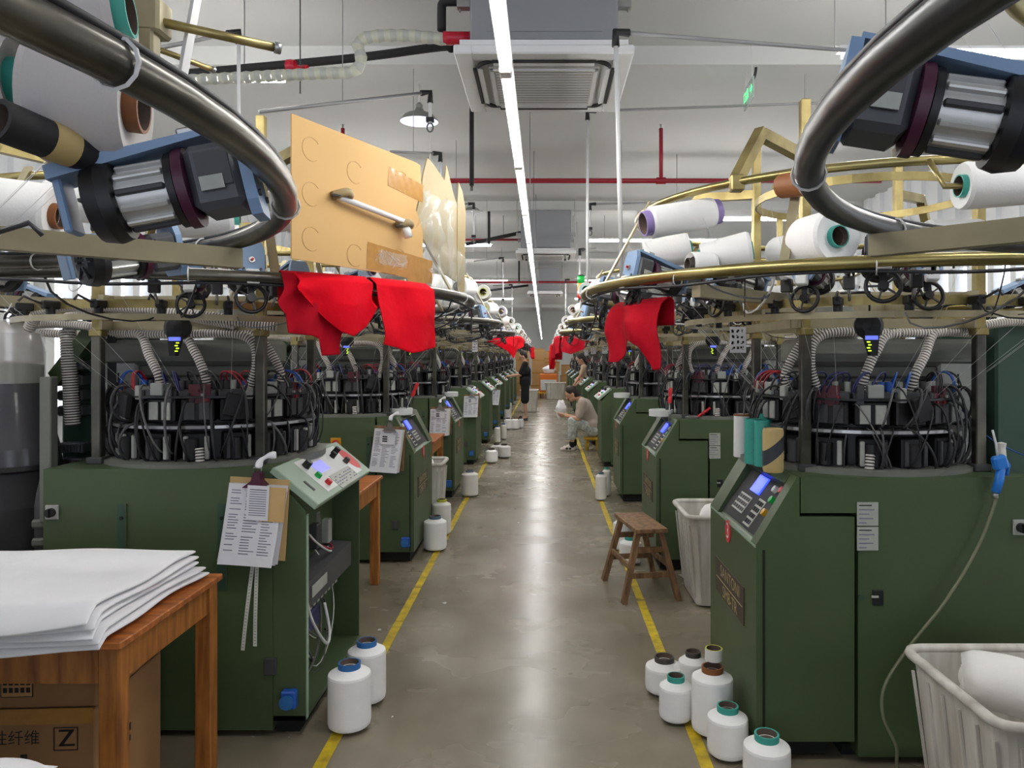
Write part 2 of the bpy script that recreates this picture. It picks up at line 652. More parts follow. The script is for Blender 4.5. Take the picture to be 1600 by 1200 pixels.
# ---------------------------------------------------------------- lights
def strip_lights():
    X, z = -.125, 2.53
    y = 1.22
    k = 0
    while y < 40:
        L = 1.22
        t = empty('strip_light', (X, y + L / 2, z))
        end = '%d%s' % (k + 1, {1: 'st', 2: 'nd', 3: 'rd'}.get((k + 1) % 10 if (k + 1) // 10 != 1 else 0, 'th'))
        tag(t, 'white tube light above the aisle, %s of the line from the near end' % end, 'light', 'tube lights above the aisle')
        MB().box((0, 0, .032), (.045, L - .01, .03), 'white_plastic', b=.005).build('lamp_housing', t)
        MB().cyl((0, -L / 2 + .03, 0), (0, L / 2 - .03, 0), .014, 'tube_light', 10).build('lamp_tube', t)
        for e in (-1, 1):
            MB().box((0, e * (L / 2 - .018), .004), (.04, .026, .042), 'white_plastic', b=.004).build('lamp_socket', t)
        if k % 2 == 0 and k != 2:
            MB().cyl((0, 0, .045), (0, 0, 4.1 - z), .004, 'pipe_grey', 6).build('hanger_rod', t)
        y += L
        k += 1
    # crosswise battens over the machines, some of them added for more light
    n = 0
    for (x, y, z, L, where) in (
            (-2.7, 1.6, 3.45, 2.4, 'left row, close to the camera'), (2.7, 1.4, 3.45, 2.4, 'right row, close to the camera'),
            (-2.9, 5.0, 3.45, 2.4, 'left row, beyond the cardboard sheet'), (3.0, 4.6, 3.45, 2.4, 'right row, beyond the first creel'),
            (-2.35, 9.4, 3.3, 2.4, 'left row, third'), (2.55, 9.3, 3.3, 2.4, 'right row, third'),
            (-2.1, 13.2, 3.55, 2.4, 'left row, fourth'), (1.95, 13.0, 3.6, 2.4, 'right row, fourth'),
            (-2.1, 19, 3.5, 2.4, 'left row, fifth'), (2.1, 19, 3.5, 2.4, 'right row, fifth'),
            (-2.2, 25, 3.5, 2.4, 'left row, sixth'), (2.2, 25, 3.5, 2.4, 'right row, sixth'),
(-2.9, 33, 3.6, 2.4, 'left row, farthest, added to light the far wall'), (2.9, 33, 3.6, 2.4, 'right row, farthest, added to light the far wall')):  # farthest pair is added, only to brighten the dark far wall
        t = empty('batten_light', (x, y, z))
        tag(t, 'white batten light hung crosswise over the ' + where, 'light', 'crosswise batten lights')
        MB().box((0, 0, .03), (L, .08, .03), 'white_plastic', b=.006).build('lamp_housing', t)
        for e in (-1, 1):
            MB().cyl((-L / 2 + .04, e * .028, 0), (L / 2 - .04, e * .028, 0), .015, 'tube_light', 10).build('lamp_tube', t)
            MB().cyl((e * .9, 0, .045), (e * .9, 0, 4.1 - z), .004, 'pipe_grey', 6).build('hanger_rod', t)


strip_lights()


# ================================================================ the knitting machine
RC = (.63, .52)     # ring centre in (u, v)
HC = (.58, .50)     # needle cylinder centre
ZR = 1.87


# angles of the pegs that carry a yarn cone (0 = towards the aisle, + = towards the camera)
CONE_TH = [math.radians(45 * k + d) for k in range(-2, 2) for d in (25.2, 42.2)]


def rad(c, th):
    return (c[0] - math.cos(th), c[1] - math.sin(th))


def feeder_motor(s, root, th, R, lod, zr=ZR, rc=RC, wheel=True):
    """a yarn feeder: blue face plate and arm, gearbox, ribbed motor, fan cover, wheel"""
    er = Vector((math.cos(th), math.sin(th), 0))          # inward
    p = Vector((rc[0] - R * math.cos(th), rc[1] - R * math.sin(th), zr))
    tl = math.radians(22 if lod else 13)      # the units lean inwards and down
    T = frame(p, er * math.cos(tl) - Vector((0, 0, math.sin(tl))), Vector((-er.y, er.x, 0)), er * math.sin(tl) + Vector((0, 0, math.cos(tl))))
    made = {}

    def begin(n):
        if lod and made:
            return made['all']
        g = MB(s)
        g.T = T
        made['all'] = g
        made[n] = g
        return g
    top = begin('face_plate')
    top.prism([(-.042, .02), (-.03, 0.0), (.03, 0.0), (.042, .02), (.044, .10), (.034, .128), (-.034, .128), (-.044, .10)], 0, .0, .016, 'blue_paint')
    if wheel:
        top.box((-.004, 0, .0), (.03, .044, .05), 'white_plastic', b=.004)
    top.lathe([(0, .0), (.011, 0), (.011, .006), (0, .006)], (0, 0, .062), (-1, 0, 0), 'steel', 10)
    top.lathe([(0, .0), (.005, 0), (.005, .008), (0, .008)], (-.006, 0, .062), (-1, 0, 0), 'btn_red', 8)
    for yy in (-.028, .028):
        top.lathe([(0, 0), (.005, 0), (.005, .004), (0, .004)], (0, yy, .03), (-1, 0, 0), 'charcoal', 6)
    g = begin('arm')
    g.prism([(.012, .135), (.27, .118), (.27, .098), (.012, .128)], 1, -.034, .034, 'blue_paint')
    g.box((.262, 0, .07), (.012, .045, .09), 'blue_paint', b=.003)
    g.box((.08, .0, .139), (.03, .03, .012), 'steel', b=.003)
    g = begin('gearbox')
    g.box((.052, 0, .062), (.072, .094, .094), 'gearbox', b=.01)
    g.box((.05, -.049, .07), (.045, .004, .05), 'charcoal')
    g.box((.05, .049, .07), (.045, .004, .05), 'charcoal')
    g.box((.055, -.0525, .05), (.032, .003, .02), 'grey_plate')
    g = begin('clamp_ring')
    g.lathe([(.04, .088), (.058, .090), (.058, .104), (.04, .106)], (0, 0, .06), (1, 0, 0), 'maroon', 22)
    g.lathe([(.04, .105), (.054, .106), (.054, .116), (.04, .118)], (0, 0, .06), (1, 0, 0), 'black', 22)
    g = begin('motor_housing')
    g.lathe([(.0, .112), (.042, .112), (.042, .19), (0, .19)], (0, 0, .06), (1, 0, 0), 'silver', 18)
    for k in range(12):
        a = 2 * PI * k / 12
        g.box((.152, .044 * math.cos(a), .06 + .044 * math.sin(a)), (.066, .009, .009), 'silver' if k % 3 else 'charcoal', R=Matrix.Rotation(a, 3, 'X'), b=.002)
    g = begin('fan_cover')
    g.lathe([(.03, .184), (.056, .188), (.06, .205), (.054, .226), (.03, .23), (.0, .222)], (0, 0, .06), (1, 0, 0), 'black', 22)
    for k in range(6):
        a = PI * k / 3
        g.tube([(.231, .012 * math.cos(a), .06 + .012 * math.sin(a)), (.231, .045 * math.cos(a), .06 + .045 * math.sin(a))], .003, 'charcoal', 4)
    if not wheel:
        o = top.build('feeder_motor', root)
        for n in ('arm', 'gearbox', 'clamp_ring', 'motor_housing', 'fan_cover'):
            made[n].build(n, o)
        return o
    g = begin('feed_wheel')
    g.tube([(.045, .05 * math.cos(2 * PI * k / 20), -.062 + .05 * math.sin(2 * PI * k / 20)) for k in range(20)], .007, 'black', 6, closed=True)
    for k in range(5):
        a = 2 * PI * k / 5
        g.tube([(.045, 0, -.062), (.045, .05 * math.cos(a), -.062 + .05 * math.sin(a))], .004, 'charcoal', 4)
    g.lathe([(0, 0), (.016, 0), (.016, .03), (0, .03)], (.03, 0, -.062), (1, 0, 0), 'black', 10)
    g.box((.045, 0, -.015), (.02, .02, .06), 'black')
    if lod:
        return top.build('feeder_motor', root)
    o = top.build('feeder_motor', root)
    for n in ('arm', 'gearbox', 'clamp_ring', 'motor_housing', 'fan_cover', 'feed_wheel'):
        made[n].build(n, o)
    return o


def feed_block(s, root, phi, var, seed):
    """one feed group of the knitting head, outward direction at angle phi round HC"""
    rnd = random.Random(seed)
    eo = Vector((-math.cos(phi), -math.sin(phi), 0))
    T = frame(Vector((HC[0], HC[1], 0)), eo, Vector((-eo.y, eo.x, 0)), Vector((0, 0, 1)))
    g = MB(s)
    g.T = T
    bx = g.box
    # lower tier
    bx((.385, 0, 1.205), (.07, .11, .125), 'black', b=.006)
    for yy in (-.045, .04):
        bx((.432, yy, 1.205), (.018, .018, .10), 'grey_plate' if rnd.random() < .55 else 'charcoal', b=.003)
    g.lathe([(0, 0), (.028, 0), (.028, .09), (0, .09)], (.43, rnd.uniform(-.02, .02), 1.155), (0, 0, 1), rnd.choice(['black', 'charcoal', 'black_soft']), 12)
    # upper tier
    bx((.37, 0, 1.365), (.075, .135, .10), 'black', b=.006)
    if var != 2:
        for yy in (-.03, .03):
            bx((.412, yy, 1.362), (.008, .042, .078), 'grey_plate' if var == 0 else 'charcoal', b=.002)
    bx((.36, 0, 1.437), (.10, .15, .03), 'charcoal', b=.004)
    if var == 1:
        bx((.405, -.01, 1.435), (.014, .09, .085), 'pcb', b=.002)
        for k in range(5):
            bx((.414, -.04 + .018 * k, 1.43 + .02 * (k % 3 - 1)), (.012, .01, .014), rnd.choice(['grey_plate', 'black', 'pcb', 'red_wire']))
    elif var == 2:
        bx((.44, .02, 1.385), (.03, .075, .10), 'black_soft', R=Matrix.Rotation(.25, 3, 'X'), b=.004)
        bx((.40, -.05, 1.44), (.05, .03, .06), 'grey_plate', b=.003)
    else:
        bx((.40, .01, 1.455), (.05, .06, .055), 'cast_light', b=.004)
        bx((.41, -.05, 1.44), (.03, .03, .08), 'charcoal', b=.003)
    for k in range(3):
        y = -.05 + .05 * k
        g.lathe([(0, 0), (.013, 0), (.013, .04), (0, .04)], (.33, y, 1.452), (0, 0, 1), rnd.choice(['charcoal', 'cast_light', 'black', 'blue_wire', 'grey_plate']), 8)
    # cables and air tubes
    for k in range(5):
        y0, y1 = rnd.uniform(-.08, .08), rnd.uniform(-.09, .09)
        z0, z1 = rnd.choice([(1.47, 1.2), (1.46, 1.33), (1.40, 1.16), (1.3, 1.15)])
        out = rnd.uniform(.46, .51)
        g.tube(bez((.40, y0, z0), (out, y0, z0 + .05), (out + .02, y1, z1), (.42, y1, z1 - .02), 9), rnd.choice([.0035, .005, .006]),
               rnd.choice(['grey_wire', 'dark_wire', 'dark_wire', 'black', 'charcoal', 'grey_wire', 'dark_wire']), 5)
    m = rnd.choice(['blue_wire', 'blue_wire', 'blue_dark', 'red_wire', 'dark_wire'])
    for k in range(3):
        y0 = rnd.uniform(-.06, .06)
        g.tube(bez((.33, y0, 1.49), (.35, y0 + .03, 1.56), (.43, y0 - .05, 1.54), (.42, y0 - .07, 1.45), 9), .004, m, 5)
    o = g.build('feed_group', root)
    return o


def knitting_machine(s, style, lod, R=1.27, open_side=False, U=1.10, rcu=None, moff=.45, zr=ZR, near=False, skip_m=(), peg_skip=(), badge=None, skip_i=()):
    """local frame: x=u away from the aisle, y=v away from the camera (v=0 is the near face), z up"""
    root = empty('knitting_machine')
    D = .93
    rc = (RC[0] if rcu is None else rcu, RC[1])

    def new():
        return MB(s)

    def part(g, n, parent=root, **k):
        return g.build(n, parent, **k)
    # ---- cabinet body
    b = new()
    ub = .175 if style == 'A' else .137
    if style == 'A' and s > 0:
        b.prism([(ub, 1.125), (U, 1.125), (U, .03), (.40, .03), (.40, .985), (ub, .985)], 1, 0, D, 'green')
    else:
        b.prism([(.30 if style == 'A' else ub, 1.125), (U, 1.125), (U, .03), (.30 if style == 'A' else ub, .03)], 1, 0, D, 'green')
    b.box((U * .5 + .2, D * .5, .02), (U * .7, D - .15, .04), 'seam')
    b.box((U / 2 + .12, D + .003, .5), (.3, .006, .7), 'green_dark')
    if s < 0:
        for uu in (.35, .77):                      # pressed slots in the near face
            b.box((uu, -.001, .80), (.036, .004, .36), 'green_dark')
            b.box((uu - .02, -.003, .80), (.004, .008, .36), 'green')
            b.lathe([(0, 0), (.008, 0), (.008, .004), (0, .004)], (uu, -.003, .92), (0, -1, 0), 'seam', 8)
    body = part(b, 'machine_body')
    # switch on the near face
    g = new()
    us = 1.06 if s < 0 else 1.03
    g.box((us, -.004, .945 if s < 0 else .93), (.055, .008, .06), 'grey_plate', b=.003)
    g.lathe([(0, 0), (.019, 0), (.019, .02), (0, .02)], (us, -.008, .945 if s < 0 else .93), (0, -1, 0), 'black', 12)
    g.box((us, -.03, .945 if s < 0 else .93), (.008, .012, .034), 'black')
    part(g, 'rotary_switch')
    if s > 0:
        for z in (.982, .885):
            g = new()
            g.box((.435, -.003, z), (.083, .005, .092), 'grey_plate', b=.002)
            for k in range(5):
                ww = (.05, .06, .04, .055, .03)[k]
                g.box((.40 + ww / 2, -.0062, z + .034 - .017 * k), (ww, .001, .004), 'ink_soft' if k else 'ink')
            part(g, 'info_sticker')
        g = new()
        g.lathe([(0, 0), (.012, 0), (.012, .006), (0, .006)], (.41, 0, .655), (0, -1, 0), 'green_dark', 12)
        part(g, 'door_lock')
        g = new()
        g.box((.475, -.003, .655), (.042, .008, .06), 'black', b=.01)
        g.box((.462, -.008, .66), (.026, .006, .008), 'grey_plate')
        part(g, 'door_handle')
    else:
        g = new()
        g.box((.145, -.006, .30), (.05, .012, .07), 'charcoal', b=.004)
        part(g, 'door_latch')
        g = new()
        g.box((.062, -.02, .17), (.062, .04, .075), 'blue_wire', b=.006)
        g.lathe([(0, 0), (.024, 0), (.03, .02), (0, .022)], (.062, -.04, .17), (0, -1, 0), 'core_blue', 12)
        part(g, 'plug_socket')
        if style == 'A':
            g = new()
            g.box((.60, -.004, .93), (.08, .008, .08), 'btn_yellow', b=.003)
            g.lathe([(0, 0), (.026, 0), (.022, .025), (0, .025)], (.60, -.008, .93), (0, -1, 0), 'btn_red', 12)
            part(g, 'emergency_switch')
            g = new()
            for k in range(3):
                g.box((.60, -.001, .80 - .03 * k), (.10, .003, .008), 'seam')
            part(g, 'vent_slots')
    # ---- control cabinet
    CD = .80 if s > 0 else .92
    if style == 'A':
        g = new()
        top_u = .17 if s > 0 else .285
        low = [(.0, .09), (0, .845), (.02, .86), (.185, 1.085), (.185, .97), (.385, .97), (.385, .09)] if s > 0 else \
              [(.0, .09), (0, .845), (.02, .86), (.165, 1.08), (.285, 1.08), (.285, .09)]
        full_p = [(.0, .09), (0, .86), (.16, 1.125), (.17, 1.125), (.17, .97), (.385, .97), (.385, .09)] if s > 0 else \
                 [(.0, .09), (0, .86), (.14, 1.125), (.285, 1.125), (.285, .09)]
        g.prism(full_p, 1, 0, .075, 'green')
        g.prism(low, 1, .075, CD - .16, 'green')
        g.prism(full_p, 1, CD - .16, CD, 'green')
        if s > 0:
            g.prism([(.135, 1.09), (.16, 1.125), (.172, 1.125), (.172, 1.05)], 1, .075, CD - .16, 'green')
        else:
            g.prism([(.115, 1.09), (.14, 1.125), (.285, 1.125), (.285, 1.05)], 1, .075, CD - .16, 'green')
        g.box((.003, CD / 2, .852), (.012, CD - .01, .008), 'green_pale')
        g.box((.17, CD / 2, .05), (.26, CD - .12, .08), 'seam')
        g.box((.03, -.0015, .47), (.008, .004, .74), 'seam')
        cab = part(g, 'control_cabinet')
        d = Vector((.165, 0, .225)).normalized() if s > 0 else Vector((.145, 0, .22)).normalized()
        n = Vector((-d.z, 0, d.x))
        o0 = Vector((.02, 0, .86))

        def pp(a, v, l=.0):
            return o0 + d * a + Vector((0, v, 0)) + n * l
        Rm = Matrix((d, (0, 1, 0), n)).transposed()

        def plate(a, v, sa, sv, m, l=.006, t=.008):
            return new().box(pp(a, v, l), (sa, sv, t), m, R=Rm, b=.001)
        part(plate(.14, (CD - .085) / 2, .262, CD - .25, 'black_soft', .004, .006), 'control_panel', cab)
        part(plate(.20, .40, .085, .13, 'led_screen', .010), 'screen', cab)
        g = plate(.09, .46, .085, .17, 'grey_plate', .009, .004)
        for i in range(3):
            for j in range(5):
                g.box(pp(.065 + .025 * i, .395 + .032 * j, .012), (.017, .024, .004), 'charcoal', R=Rm)
        part(g, 'keypad', cab)
        g = plate(.085, .25, .13, .09, 'grey_plate', .009, .004)
        for i in range(4):
            for j in range(3):
                g.box(pp(.04 + .03 * i, .222 + .028 * j, .012), (.02, .02, .004), 'black_soft', R=Rm)
        part(g, 'keypad', cab)
        for (a, v, m) in ((.215, .20, 'white_plastic'), (.17, .16, 'btn_green'), (.225, .13, 'btn_red'), (.11, .145, 'btn_yellow')):
            part(new().lathe([(0, 0), (.017, 0), (.015, .018), (0, .02)], pp(a, v, .005), n, m, 12), 'push_button', cab)
        # name plate and badge on the aisle face
        g = new()
        g.box((-.002, .42, .56), (.005, .50, .16), 'plate_brown', b=.001)
        g.box((-.0048, .42, .553), (.001, .46, .004), 'ink_gold')
        text(g, 'SANTONI', .075, (-.0055, .40, .598), (0, -s, 0), (0, 0, 1), 'ink_gold', 1.05)
        text(g, 'SM8-TR', .075, (-.0055, .40, .512), (0, -s, 0), (0, 0, 1), 'ink_gold', 1.05)
        part(g, 'name_plate', cab)
        g = new()
        g.prism([(.44 + .045 * math.cos(i * PI / 12), .81 + .05 * math.sin(i * PI / 12)) for i in range(24)], 0, -.004, 0, 'badge_red')
        if badge:
            text(g, badge, .10, (-.0045, .44, .81), (0, -s, 0), (0, 0, 1), 'white_plastic')
        else:
            g.box((-.0045, .44, .81), (.001, .012, .06), 'white_plastic')
        part(g, 'number_badge', cab)
    else:
        g = new()
        t = .015
        if open_side:
            g.prism([(0, .07), (0, .95), (.135, 1.1), (.135, .07)], 1, 0, t, 'green')
            g.prism([(0, .07), (0, .95), (.135, 1.1), (.135, .07)], 1, CD - t, CD, 'green')
            g.box((.068, CD / 2, .08), (.135, CD, .02), 'green')
            g.box((.45, CD / 2, .56), (.012, CD - .05, .96), 'seam')
            g.box((.30, .02, .56), (.33, .008, .96), 'seam')
            g.box((.004, .025, .5), (.010, .03, .86), 'green_pale')
        else:
            g.prism([(0, .07), (0, .95), (.135, 1.1), (.135, .07)], 1, 0, CD, 'green')
            g.box((-.001, CD / 2, .5), (.003, CD - .08, .80), 'green')
            g.box((-.003, CD - .06, .52), (.012, .02, .08), 'charcoal')
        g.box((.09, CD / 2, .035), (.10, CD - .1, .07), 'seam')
        cab = part(g, 'control_cabinet')
        # sloping pale panel
        o0 = Vector((-.055, 0, .972))
        dv = Vector((.19, 0, .158))
        LN = dv.length
        d = dv.normalized()
        n = Vector((-d.z, 0, d.x))
        Rm = Matrix((d, (0, 1, 0), n)).transposed()

        def pp(a, x, l=.0):
            return o0 + d * (a * LN) + Vector((0, x * CD, 0)) + n * l
        pn = part(new().box(pp(.5, .5, -.008), (LN, CD + .02, .03), 'green_pale', R=Rm, b=.004), 'control_panel', cab)
        part(new().box(pp(.62, .434, .008), (.062, .16, .004), 'led_pale', R=Rm), 'screen', pn)
        g = new()
        g.box(pp(.52, .55, .0075), (.20, .62, .002), 'white_plastic', R=Rm)
        g.box(pp(.19, .58, .009), (.085, .34, .003), 'grey_plate', R=Rm)
        for i in range(4):
            for j in range(9):
                if (i * 7 + j * 5) % 11 < 8:
                    g.box(pp(.10 + .06 * i, .42 + .04 * j, .0108), (.006, .022, .001), 'ink_soft', R=Rm)
        part(g, 'keypad', pn)
        for (a, x, m, r, h) in ((.75, .277, 'black', .02, .035), (.469, .282, 'btn_green', .017, .022), (.256, .303, 'btn_red', .017, .022),
                                (.70, .70, 'black', .016, .03), (.74, .76, 'black', .018, .045), (.463, .789, 'core_dark', .016, .03)):
            part(new().lathe([(0, 0), (r, 0), (r * .88, h), (0, h + .002)], pp(a, x, .006), n, m, 12), 'push_button', pn)
        part(new().box(pp(.385, .102, .008), (.06, .02, .004), 'black', R=Rm), 'panel_slot', pn)
        g = new()
        vs = [pp(.49 + .31 * math.cos(k * PI / 12), .90 + .07 * math.sin(k * PI / 12), .009) for k in range(24)]
        g.add([pp(.49, .90, .0095)] + vs, [(0, k + 1, (k + 1) % 24 + 1) if s < 0 else (0, (k + 1) % 24 + 1, k + 1) for k in range(24)], 'badge_red')
        part(g, 'number_badge', pn)
        if open_side:
            rnd = random.Random(5)
            g = new()
            g.prism([(.02, .50), (.02, .62), (.30, .64), (.30, .60), (.04, .50)], 1, .06, CD - .10, 'charcoal')
            g.box((.015, .25, .565), (.004, .22, .05), 'grey_plate')
            part(g, 'component_tray', cab)
            for k in range(7):
                g = new()
                g.box((.16 + .03 * (k % 2), .12 + .10 * k, .70 + .02 * (k % 3)), (.12, .06, .12 + .03 * (k % 2)), rnd.choice(['charcoal', 'grey_plate', 'black', 'cast', 'black_soft']), b=.005)
                part(g, 'relay', cab)
            for k in range(9):
                g = new()
                g.box((.10, .22 + .06 * k, .45), (.06, .045, .035), 'green_dark', b=.003)
                g.box((.068, .22 + .06 * k, .45), (.006, .03, .02), 'grey_plate')
                part(g, 'terminal_block', cab)
            part(new().box((.14, .30, .36), (.12, .34, .10), 'blue_dark', b=.01), 'wiring_loom', cab)
            g = new()
            for k in range(26):
                v0, v1 = rnd.uniform(.08, .75), rnd.uniform(.08, .75)
                z0, z1 = rnd.choice([(.66, .52), (.44, .12), (.42, .14), (.44, .20), (.78, .64)])
                u0 = rnd.uniform(.03, .14)
                g.tube(bez((u0 + .05, v0, z0), (u0, v0, (z0 + z1) / 2), (u0, v1, z1 - .05), (u0 + .06, v1, z1), 9), rnd.choice([.003, .005]),
                       rnd.choice(['thread', 'grey_wire', 'red_wire', 'thread', 'dark_wire', 'grey_wire']), 5)
            g.tube(smooth_path([(.02, .05, .60), (.01, .12, .45), (.0, .30, .28), (.02, .42, .30), (.05, .44, .42)], 8), .007, 'thread', 6)
            tag(part(g, 'loose_wires', cab), kind='stuff')
    # ---- knitting head
    c0 = (HC[0], HC[1], 0)
    part(new().lathe([(.0, 1.115), (.50, 1.115), (.50, 1.142), (.47, 1.148), (.2, 1.148)], c0, (0, 0, 1), 'cast', 40), 'bed_plate')
    g = new()
    g.lathe([(.34, 1.14), (.34, 1.285)], c0, (0, 0, 1), 'black', 36)
    g.lathe([(.34, 1.283), (.452, 1.287), (.452, 1.300), (.34, 1.303)], c0, (0, 0, 1), 'steel', 40, smooth=False)
    g.lathe([(.335, 1.30), (.335, 1.415)], c0, (0, 0, 1), 'black', 36)
    g.lathe([(.335, 1.414), (.432, 1.417), (.432, 1.426), (.2, 1.43), (0, 1.43)], c0, (0, 0, 1), 'black', 40, smooth=False)
    g.lathe([(.26, 1.43), (.26, 1.49), (.22, 1.50), (0, 1.50)], c0, (0, 0, 1), 'charcoal', 28)
    part(g, 'needle_cylinder')
    nf = 16 if not lod else 12
    for k in range(nf):
        phi = 2 * PI * (k + .5) / nf
        feed_block(s, root, phi, (k * 5 + (1 if s < 0 else 0)) % 3, 100 + k * 7 + int(s))
    # ---- bracket over the head
    g = new()
    g.box((.69, .50, 1.615), (.80, .26, .12), 'cast', b=.02)
    g.box((.64, .50, 1.53), (.62, .20, .07), 'cast', b=.015)
    g.box((.69, .368, 1.60), (.66, .012, .02), 'cast')
    g.lathe([(.10, 1.67), (.085, 1.80), (.08, 1.82), (0, 1.82)], (.50, .50, 0), (0, 0, 1), 'cast', 24)
    part(g, 'dial_bracket')
    g = new()
    g.box((1.0, .50, 1.36), (.17, .24, .46), 'cast_light', b=.01)
    g.box((1.0, .379, 1.34), (.006, .004, .36), 'seam')
    part(g, 'bracket_column')
    g = new()
    if s > 0:
        g.box((1.24, .55, .88), (.24, .50, 1.75), 'green_dark', b=.01)
        g.box((1.335, .29, .88), (.05, .02, 1.75), 'green', b=.003)
    else:
        g.box((1.19, .62, .88), (.20, .42, 1.72), 'green_dark', b=.01)
        g.prism([(1.28, 1.52), (1.11, 1.74), (1.06, 1.74), (1.06, 1.70), (1.24, 1.46)], 1, .30, .42, 'green')
        g.box((1.03, .40, 1.44), (.04, .05, .60), 'black_soft')
        g.box((.98, .36, 1.20), (.18, .14, .16), 'charcoal', R=Matrix.Rotation(.3, 3, 'Z'), b=.01)
    part(g, 'supply_column')
    if s < 0:
        for k in range(6):
            g = new()
            z = 1.56 - .072 * k - (.1 if k > 3 else 0)
            g.box((1.20, .37, z), (.115, .08, .048), 'gearbox', b=.006)
            for j in range(8):
                g.box((1.15 + .014 * j, .328, z), (.006, .006, .03), 'charcoal')
            part(g, 'connector_block')
    # ---- suction hoses
    H = 1.70
    paths = [
        [(1.4, .30, 1.74), (1.15, .26, 1.745), (.85, .22, 1.70), (.62, .2, 1.69), (.55, .18, 1.62), (.50, .17, 1.52), (.49, .18, 1.45)],
        [(.86, .22, 1.705), (.80, .21, 1.69), (.75, .18, 1.60), (.70, .16, 1.52), (.69, .17, 1.45)],
        [(.66, .2, 1.69), (.40, .20, 1.70), (.30, .20, 1.66), (.28, .19, 1.56), (.31, .19, 1.46)],
        [(1.4, .42, 1.71), (1.1, .40, 1.70), (.7, .34, 1.72), (.42, .33, 1.72), (.30, .33, 1.66), (.22, .33, 1.52), (.24, .34, 1.45)]]
    for k, p in enumerate(paths):
        hose_r = .021
        ma, m2 = ('hose_white', 'hose_dark') if not lod else ('hose_grey', 'hose_grey')
        if lod:
            g = new().tube(smooth_path(p, 5), hose_r, 'hose_white' if k % 2 else 'hose_grey', 8)
        else:
            g = hose(new(), p, hose_r, ma, m2)
        part(g, 'suction_hose')
    if not lod:
        g = hose(new(), [(.47, .06, 1.12), (.47, .06, 1.16), (.475, .065, 1.205)], .02, 'hose_white', 'hose_dark')
        part(g, 'hose_stub')
        part(new().tube(smooth_path([(.95, .62, 1.60), (.98, .6, 1.80), (1.12, .6, 1.87), (1.26, .62, 1.82), (1.3, .62, 1.72)], 6), .028, 'rubber', 10), 'exhaust_hose')
    # ---- creel frame
    posts = [(.25, .17), (.97, .17), (.25, .88), (.97, .88)]
    for (u, v) in posts:
        g = new()
        g.box((u, v, 1.40), (.042, .042, .62), 'tube_grey', b=.004)
        g.box((u, v, 2.17), (.04, .04, .98), 'zinc', b=.004)
        g.box((u, v, 1.14), (.07, .07, .03), 'charcoal', b=.004)
        g.box((u, v, 1.70), (.056, .056, .03), 'zinc', b=.004)
        part(g, 'creel_post')
    for z, m in ((1.735, 'bar_beige'), (1.845, 'bar_beige')):
        g = new()
        for (p, q) in ((0, 1), (2, 3), (0, 2), (1, 3)):
            a, b2 = Vector((*posts[p], z)), Vector((*posts[q], z))
            dd = (b2 - a).normalized()
            off = Vector((-dd.y, dd.x, 0)) * .04
            g.tube([a + off - dd * .05, b2 + off + dd * .05], .02, m, 4, flat=(.02, .006) if z < 1.8 else (.022, .012))
        part(g, 'creel_crossbar')
    # rings
    part(new().tube(ring_pts(rc, R, zr, 72), .021, ('tube_dark' if near else 'zinc_tube') if s > 0 else 'tube_grey', 10, closed=True), 'creel_ring')
    g = new()
    pts = []
    for k in range(90):
        a = 2 * PI * k / 90
        rr = R + (.004 if near else .006 + .012 * math.sin(7 * a))
        pts.append((rc[0] + rr * math.cos(a), rc[1] + rr * math.sin(a), zr + (.024 if near else -.024 - .016 * abs(math.sin(4.5 * a)) ** 3)))
    g.tube(pts, .006, 'dark_wire', 5, closed=True)
    part(g, 'ring_cable')
    for k in range(12 if not lod else 0):
        a = 2 * PI * (k + .3) / 12
        o = Vector((rc[0] + R * math.cos(a), rc[1] + R * math.sin(a), ZR))
        e = Vector((math.cos(a), math.sin(a), 0))
        g = new()
        g.tube([o + (e * math.cos(t) + Vector((0, 0, 1)) * math.sin(t)) * .024 for t in [2 * PI * i / 12 for i in range(12)]], .0025, 'thread', 4, closed=True)
        part(g, 'cable_tie')
    part(new().tube(ring_pts(rc, R - .25, 2.24, 60), .016, 'zinc_tube', 8, closed=True), 'upper_ring')
    g = new()
    g.lathe([(.735, 1.788), (.735, 1.822), (.729, 1.822), (.729, 1.788)], (*rc, 0), (0, 0, 1), 'zinc', 48, smooth=False)
    part(g, 'sensor_band')
    g = new()
    g.lathe([(.80, 1.738), (.80, 1.762), (.794, 1.762), (.794, 1.738)], (*rc, 0), (0, 0, 1), 'bar_beige', 48, smooth=False)
    part(g, 'sensor_band')
    g = new()
    g.lathe([(.47, 2.30), (.47, 2.335), (.464, 2.335), (.464, 2.30)], (*rc, 0), (0, 0, 1), 'zinc', 40, smooth=False)
    part(g, 'top_band')
    ns = 20 if not lod else 12
    for k in range(ns):
        a = 2 * PI * (k + .4) / ns
        e = Vector((-math.cos(a), -math.sin(a), 0))
        T = frame(Vector((rc[0], rc[1], 0)), e, Vector((-e.y, e.x, 0)), Vector((0, 0, 1)))
        g = new()
        g.T = T
        g.box((.765, 0, 1.802), (.065, .03, .034), 'black', b=.005)
        g.lathe([(0, 0), (.017, 0), (.017, .045), (0, .045)], (.765, .0, 1.748), (0, 0, 1), 'black', 10)
        g.tube([(.80, 0, 1.805), (.86, .01, 1.83), (.88, .01, 1.81)], .005, 'charcoal', 5)
        part(g, 'yarn_sensor')
    # radial arms at the four corners, plus upper arms and hangers
    cor = []
    for (u, v) in posts:
        dd = Vector((u - rc[0], v - rc[1], 0)).normalized()
        e = Vector((rc[0], rc[1], 0)) + dd * R
        cor.append((Vector((u, v, 0)), dd, e))
